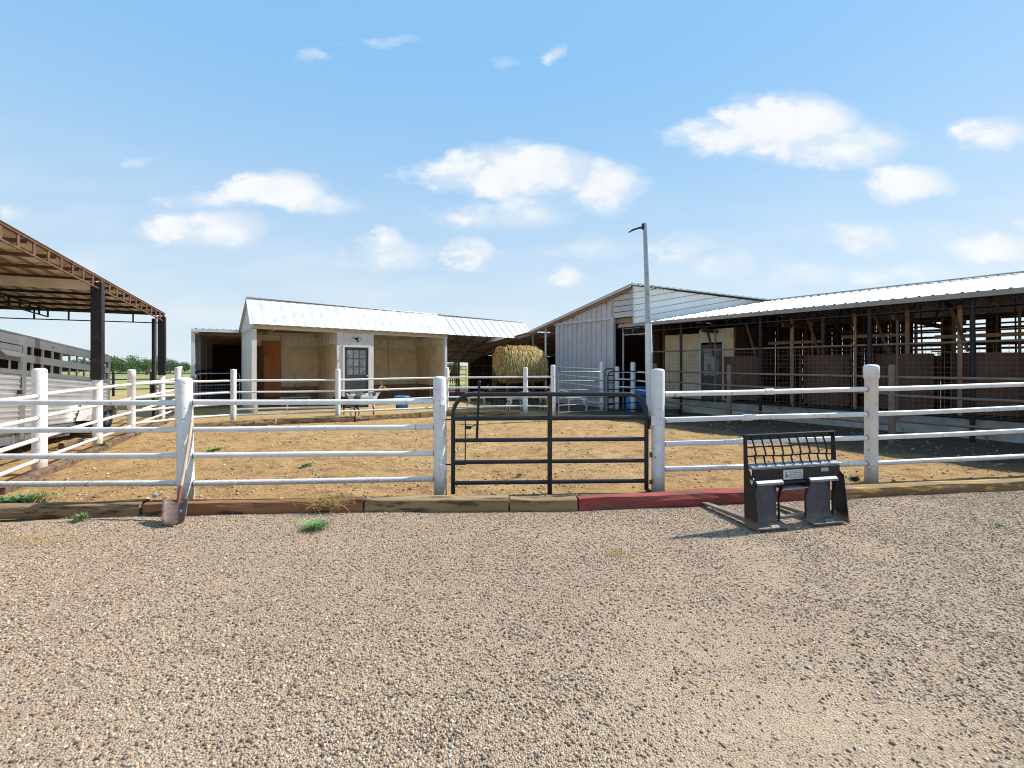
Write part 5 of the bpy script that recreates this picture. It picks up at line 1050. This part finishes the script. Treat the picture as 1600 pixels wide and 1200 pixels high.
def strands(n, seed, mat, name, ends=False, green=False):
    r = random.Random(seed); m = MB()
    for i in range(n):
        t = r.random(); x = (t - .5) * LB; a = r.random() * 2 * math.pi
        if ends:
            rad = RB * math.sqrt(r.random()); p = bc - bs_ * (LB / 2 - .01) + bn * rad * math.cos(a) + Vector((0, 0, rad * math.sin(a))); tg = -bn * math.sin(a) + Vector((0, 0, math.cos(a))); nr_ = -bs_
            d = (tg * r.choice((-1, 1)) + nr_ * r.uniform(.05, .6) + Vector((0, 0, r.uniform(-.3, .1)))).normalized(); ln = r.uniform(.06, .2)
        else:
            if green and (math.sin(a) > .75 or math.cos(a) > .3): a = -r.random() * 2.3 - .2 + 0; a = math.pi - (a + math.pi) * .0 + r.uniform(-.4, 1.5)
            e_ = 1 - .20 * abs(2 * t - 1) ** 4; p = bc + bs_ * x + bn * RB * e_ * math.cos(a) + Vector((0, 0, RB * e_ * math.sin(a) - .07 * abs(2 * t - 1) ** 3)); nr_ = bn * math.cos(a) + Vector((0, 0, math.sin(a))); tg = -bn * math.sin(a) + Vector((0, 0, math.cos(a)))
            dn = tg if tg.z < 0 else -tg; d = (dn * r.uniform(.5, 1) + nr_ * r.uniform(.1, .75) + bs_ * r.gauss(0, .35) + Vector((0, 0, -.3))).normalized(); ln = r.uniform(.10, .30) * (1.25 if math.sin(a) < -.2 else 1)
        sd_ = d.cross(nr_).normalized() * r.uniform(.005, .013); mid = p + d * ln * .55 + nr_ * .02; end = p + d * ln - Vector((0, 0, ln * .25))
        m.add([p - sd_, p + sd_, mid + sd_, mid - sd_, end], [(0, 1, 2, 3), (3, 2, 4)])
    o = m.build(name, mat, hb_); return o
for k_, (nn1, mt_, gr_, en_) in enumerate(((2600, HAY, 0, 0), (2200, HAYP, 0, 0), (1300, HAYB, 0, 0), (2600, HAYG, 1, 0), (1800, HAYO, 1, 0), (2600, HAYP, 1, 0), (2200, HAY, 0, 1), (1500, HAYP, 0, 1), (1600, HAYB, 0, 1))):
    strands(nn1, 10 + k_, mt_, 'hay_strands', ends=bool(en_), green=bool(gr_))

# ------------------------------------------------------------------ goats and a horse
def coat(name, base, patch, scale=3.0, thr=.55, head=None, hx=.42):
    m = bpy.data.materials.new(name); m.use_nodes = True; t = m.node_tree; bs = t.nodes['Principled BSDF']; bs.inputs['Roughness'].default_value = .85; bs.inputs['Specular IOR Level'].default_value = .2
    tcx = N(t, 'ShaderNodeTexCoord'); n = N(t, 'ShaderNodeTexNoise'); n.inputs['Scale'].default_value = scale; n.inputs['Detail'].default_value = 2; L(t, tcx.outputs['Object'], n.inputs['Vector'])
    r = N(t, 'ShaderNodeMapRange'); r.inputs['From Min'].default_value = thr; r.inputs['From Max'].default_value = thr + .03; L(t, n.outputs[0], r.inputs['Value'])
    n2 = N(t, 'ShaderNodeTexNoise'); n2.inputs['Scale'].default_value = 60; L(t, tcx.outputs['Object'], n2.inputs['Vector'])
    c = MIX(t, r.outputs[0], base, patch); c = MIX(t, M(t, 'MULTIPLY', n2.outputs[0], .35), c, tuple(x * .6 for x in base))
    if head:
        s = N(t, 'ShaderNodeSeparateXYZ'); L(t, tcx.outputs['Object'], s.inputs[0]); rh = N(t, 'ShaderNodeMapRange'); rh.inputs['From Min'].default_value = hx; rh.inputs['From Max'].default_value = hx + .03; L(t, s.outputs[0], rh.inputs['Value'])
        c = MIX(t, rh.outputs[0], c, head)
    L(t, c, bs.inputs['Base Color']); bp = N(t, 'ShaderNodeBump'); bp.inputs['Strength'].default_value = .4; bp.inputs['Distance'].default_value = .01; L(t, n2.outputs[0], bp.inputs['Height']); L(t, bp.outputs[0], bs.inputs['Normal']); return m
def animal(name, label, cat, p, heading, s, mat, head_up=.5, horse=False, group=None, horns=True, lying=False):
    e = empty(name, Vector(p), label, cat, group); e.rotation_euler = (0, 0, heading); e.scale = (s, s, s)
    V_ = []; Rr = []; E_ = []
    def ad(x, y, z, r, par=None, ry=None):
        V_.append((x, y, z)); Rr.append((r, ry or r)); 
        if par is not None: E_.append((par, len(V_) - 1))
        return len(V_) - 1
    hz_ = .56 if not lying else .24
    pel = ad(-.30, 0, hz_, .115, ry=.125); bl1 = ad(-.12, 0, hz_ - .03, .145, pel, ry=.15); bl2 = ad(.08, 0, hz_ - .02, .14, bl1, ry=.15); ch = ad(.26, 0, hz_ - .005, .115, bl2, ry=.135)
    hu = head_up
    n1 = ad(.37, 0, hz_ + .06 + .10 * hu, .075, ch); n2 = ad(.45 + (.05 if hu < 0 else 0), 0, hz_ + .10 + .24 * hu, .055, n1); hd = ad(.51, 0, hz_ + .13 + .30 * hu, .060, n2); mz = ad(.60, 0, hz_ + .09 + .26 * hu, .042, hd); ns = ad(.665, 0, hz_ + .055 + .22 * hu, .030, mz)
    for y in (-1, 1):
        er = ad(.485, .055 * y, hz_ + .155 + .30 * hu, .018, hd); ad(.47, .12 * y, hz_ + .115 + .30 * hu, .016, er); 
        if not lying:
            a = ad(.26, .075 * y, hz_ - .16, .050, ch); b = ad(.275, .08 * y, hz_ - .30, .028, a); c = ad(.265, .08 * y, .10, .019, b); f = ad(.28, .08 * y, .025, .024, c)
            a = ad(-.30, .075 * y, hz_ - .14, .062, pel); b = ad(-.25, .085 * y, hz_ - .24, .042, a); c = ad(-.36, .085 * y, hz_ - .34, .025, b); dd = ad(-.34, .085 * y, .09, .019, c); f = ad(-.325, .085 * y, .025, .024, dd)
        else:
            a = ad(.28, .10 * y, .10, .04, ch); b = ad(.42, .11 * y, .05, .025, a); a = ad(-.28, .13 * y, .10, .06, pel); b = ad(-.08, .16 * y, .05, .028, a)
    t1 = ad(-.41, 0, hz_ + .06, .022, pel); ad(-.45, 0, hz_ + .13, .016, t1)
    me = bpy.data.meshes.new('body'); me.from_pydata(V_, E_, []); o = bpy.data.objects.new('body', me); col.objects.link(o); o.parent = e
    sk = o.modifiers.new('skin', 'SKIN'); sk.use_smooth_shade = True
    for i, d_ in enumerate(me.skin_vertices[0].data): d_.radius = Rr[i]; d_.use_root = (i == 0)
    ss = o.modifiers.new('sub', 'SUBSURF'); ss.levels = 2; ss.render_levels = 2; me.materials.append(mat)
    if horns:
        for y in (-1, 1):
            m = MB(); m.path([Vector((.495, .028 * y, hz_ + .175 + .30 * hu)), Vector((.465, .035 * y, hz_ + .25 + .30 * hu)), Vector((.41, .045 * y, hz_ + .29 + .30 * hu))], [.014, .011, .004], 7)
            me2 = bpy.data.meshes.new('horn'); me2.from_pydata(m.v, [], m.f); me2.materials.append(BROWNPIPE); h = bpy.data.objects.new('horn', me2); col.objects.link(h); h.parent = e
    for y in (-1, 1):
        bm = bmesh.new(); bmesh.ops.create_icosphere(bm, subdivisions=1, radius=.011); me3 = bpy.data.meshes.new('eye'); bm.to_mesh(me3); bm.free(); me3.materials.append(TYRE); ey = bpy.data.objects.new('eye', me3); col.objects.link(ey); ey.parent = e; ey.location = (.535, .052 * y, hz_ + .145 + .30 * hu)
    return e
GG = 'goats in the pen'
animal('goat', 'black and white spotted goat with a brown head standing behind the middle fence', 'goat', (X(568, 14.35), 14.35, 0), R(18), 1.12, coat('pied_coat', (.70, .68, .64), (.03, .03, .03), 3.4, .55, head=(.28, .12, .05), hx=.46), .55, group=GG)
animal('goat', 'mostly black goat just left of the spotted one', 'goat', (X(545, 14.6), 14.6, 0), R(160), .95, coat('black_coat', (.03, .028, .028), (.5, .48, .45), 2.4, .66), -.1, group=GG)
animal('goat', 'white goat in the shade behind the grey livestock panel', 'goat', (X(901, 16.2), 16.2, 0), R(172), 1.0, coat('white_coat', (.72, .70, .68), (.6, .58, .55)), .3, group=GG)
animal('goat', 'tan goat with a white blazed face beside the tallest middle fence post', 'goat', (X(854, 16.0), 16.0, 0), R(-70), 1.05, coat('tan_coat', (.50, .27, .12), (.72, .68, .62), 3.0, .6), .8, group=GG)
animal('goat', 'white goat standing under the hay bale', 'goat', (X(806, 16.6), 16.6, 0), R(35), .98, coat('white_coat_two', (.74, .72, .70), (.5, .46, .42), 2.5, .62), .1, group=GG)
animal('goat', 'pale tan goat grazing left of the hay bale', 'goat', (X(745, 16.9), 16.9, 0), R(10), 1.0, coat('fawn_coat', (.52, .42, .30), (.7, .66, .6), 2.8, .6), -.45, group=GG)
animal('goat', 'dark brown goat in the shadow below the hay feeder', 'goat', (X(778, 18.6), 18.6, 0), R(200), .95, coat('brown_coat', (.10, .06, .04), (.5, .48, .45), 2.8, .64), .2, group=GG)
animal('horse', 'dark brown horse looking over the field gate', 'horse', (X(709, 40.0), 40.0, 0), R(-75), 2.15, coat('bay_coat', (.09, .05, .035), (.07, .04, .03)), .55, horns=False)

# ------------------------------------------------------------------ pasture fence, debris and far trees (left)
pf = [(X(150, 24), 24, 1.35, .05), (X(177, 24), 24, 1.32, .06), (X(236, 24.5), 24.5, 1.32, .06), (X(300, 25), 25, 1.32, .06)]
fence('pasture_fence', 'black pipe pasture fence in front of the distant trees', pf, [[(z, z) for z in (1.22, .9, .62, .38)]] * 3, .028, mat=BLACK)
pf = [(X(60, 22), 22, 1.35, .05), (X(-40, 21), 21, 1.3, .06)]
fe_ = fence('pasture_fence', 'black pipe pasture fence behind the stock trailer', pf, [[(z, z) for z in (1.22, .9, .62, .38)]], .028, mat=BLACK)
def debris(p, label, n, seed):
    r = random.Random(seed); m = MB(); p = Vector(p)
    for i in range(n):
        a = r.random() * 6.28; q = p + Vector((r.gauss(0, .22), r.gauss(0, .25), abs(r.gauss(0, .12)))); d = Vector((math.cos(a), math.sin(a), r.gauss(0, .5))) * r.uniform(.2, .5); m.path([q, q + d * .5 + Vector((0, 0, .06)), q + d], .014, 6)
    o = m.build('scrap_pile', RUST); tag(o, label, 'scrap pile')
debris((X(268, 14.2), 14.2, .1), 'rusty heap of twisted bars by the far end of the side fence', 34, 3)
o = timber((X(100, 8.9), 8.9, 0), (X(132, 9.3), 9.3, 0), .12, .12, TIE4, 'loose weathered block of wood lying under the trailer fender', 'wood block', seed=77, name='wood_block')

def tree(px, d, h, w, mat, label, seed, group='trees along the far edge of the field'):
    r = random.Random(seed); p = Vector((X(px, d), d, -.1)); e = empty('tree', p, label, 'tree', group)
    m = MB(); m.path([p, p + Vector((.05, 0, h * .25)), p + Vector((0, .1, h * .55))], [.16, .12, .05], 8)
    for i in range(5):
        a = i * 1.26 + r.random(); m.path([p + Vector((.03, 0, h * (.2 + .05 * i))), p + Vector((math.cos(a) * w * .22, math.sin(a) * w * .22, h * .5)), p + Vector((math.cos(a) * w * .36, math.sin(a) * w * .36, h * .7))], [.07, .05, .02], 6)
    m.build('trunk', BARK, e)
    m = MB(); blobs = [(Vector((r.gauss(0, w * .24), r.gauss(0, w * .2), h * r.uniform(.28, .82))), w * r.uniform(.14, .26)) for _ in range(16)]
    for i in range(2600):
        c, br = r.choice(blobs); dv = Vector((r.gauss(0, 1), r.gauss(0, 1), r.gauss(0, .8))); dv = dv.normalized() * br * (r.random() ** .4); q = p + c + dv
        a = Vector((r.gauss(0, 1), r.gauss(0, 1), r.gauss(0, 1))).normalized() * r.uniform(.06, .13); b = a.orthogonal().normalized() * a.length * .8; m.add([q - a, q + b, q + a, q - b], [(0, 1, 2, 3)])
    m.build('crown', mat, e)
TREES = [(150, 84, 3.4, 3.0, LEAFD, 'dark tree half hidden behind the trailer end'), (177, 80, 3.6, 3.6, LEAF, 'bright green tree just right of the trailer'), (199, 96, 2.3, 6.0, LEAFD, 'low dark tree between two brighter ones'), (216, 99, 2.5, 5.0, LEAFD, 'low dark bushy tree left of the carport corner post'),
         (229, 84, 3.6, 4.6, LEAF, 'bright green tree left of the carport corner post'), (252, 92, 3.0, 4.4, LEAFD, 'dark tree right of the carport corner post'), (266, 110, 2.6, 3.4, LEAFD, 'small far tree left of the lean-to aisle'), (288, 118, 2.4, 4.0, LEAFD, 'lowest far bush beside the lean-to aisle'),
         (120, 88, 3.0, 3.4, LEAF, 'green tree seen through the trailer slots'), (80, 90, 3.2, 4.0, LEAF, 'green tree behind the middle of the trailer'), (40, 90, 3.0, 3.6, LEAFD, 'dark tree behind the front of the trailer'), (705, 150, 2.6, 5, LEAFD, 'far dark bush seen through the field gate'), (1470, 60, 3.4, 5, LEAFD, 'dark tree seen through the slats of the stall barn')]
for i, (px, d, h, w, mt, lb_) in enumerate(TREES): tree(px, d, h, w, mt, lb_, 100 + i)
gf = MB(); gf.add([tuple(S(4, 9, -.10)), tuple(S(16, 9, -.10)), tuple(S(40, 120, -.10)), tuple(S(6, 120, -.10))], [(0, 1, 2, 3)]); tag(gf.build('green_pasture', pmat('pasture_grass', (.14, .26, .05), (.10, .18, .04), .8, rough=.9, bump=.5, bscale=12)), kind='structure')
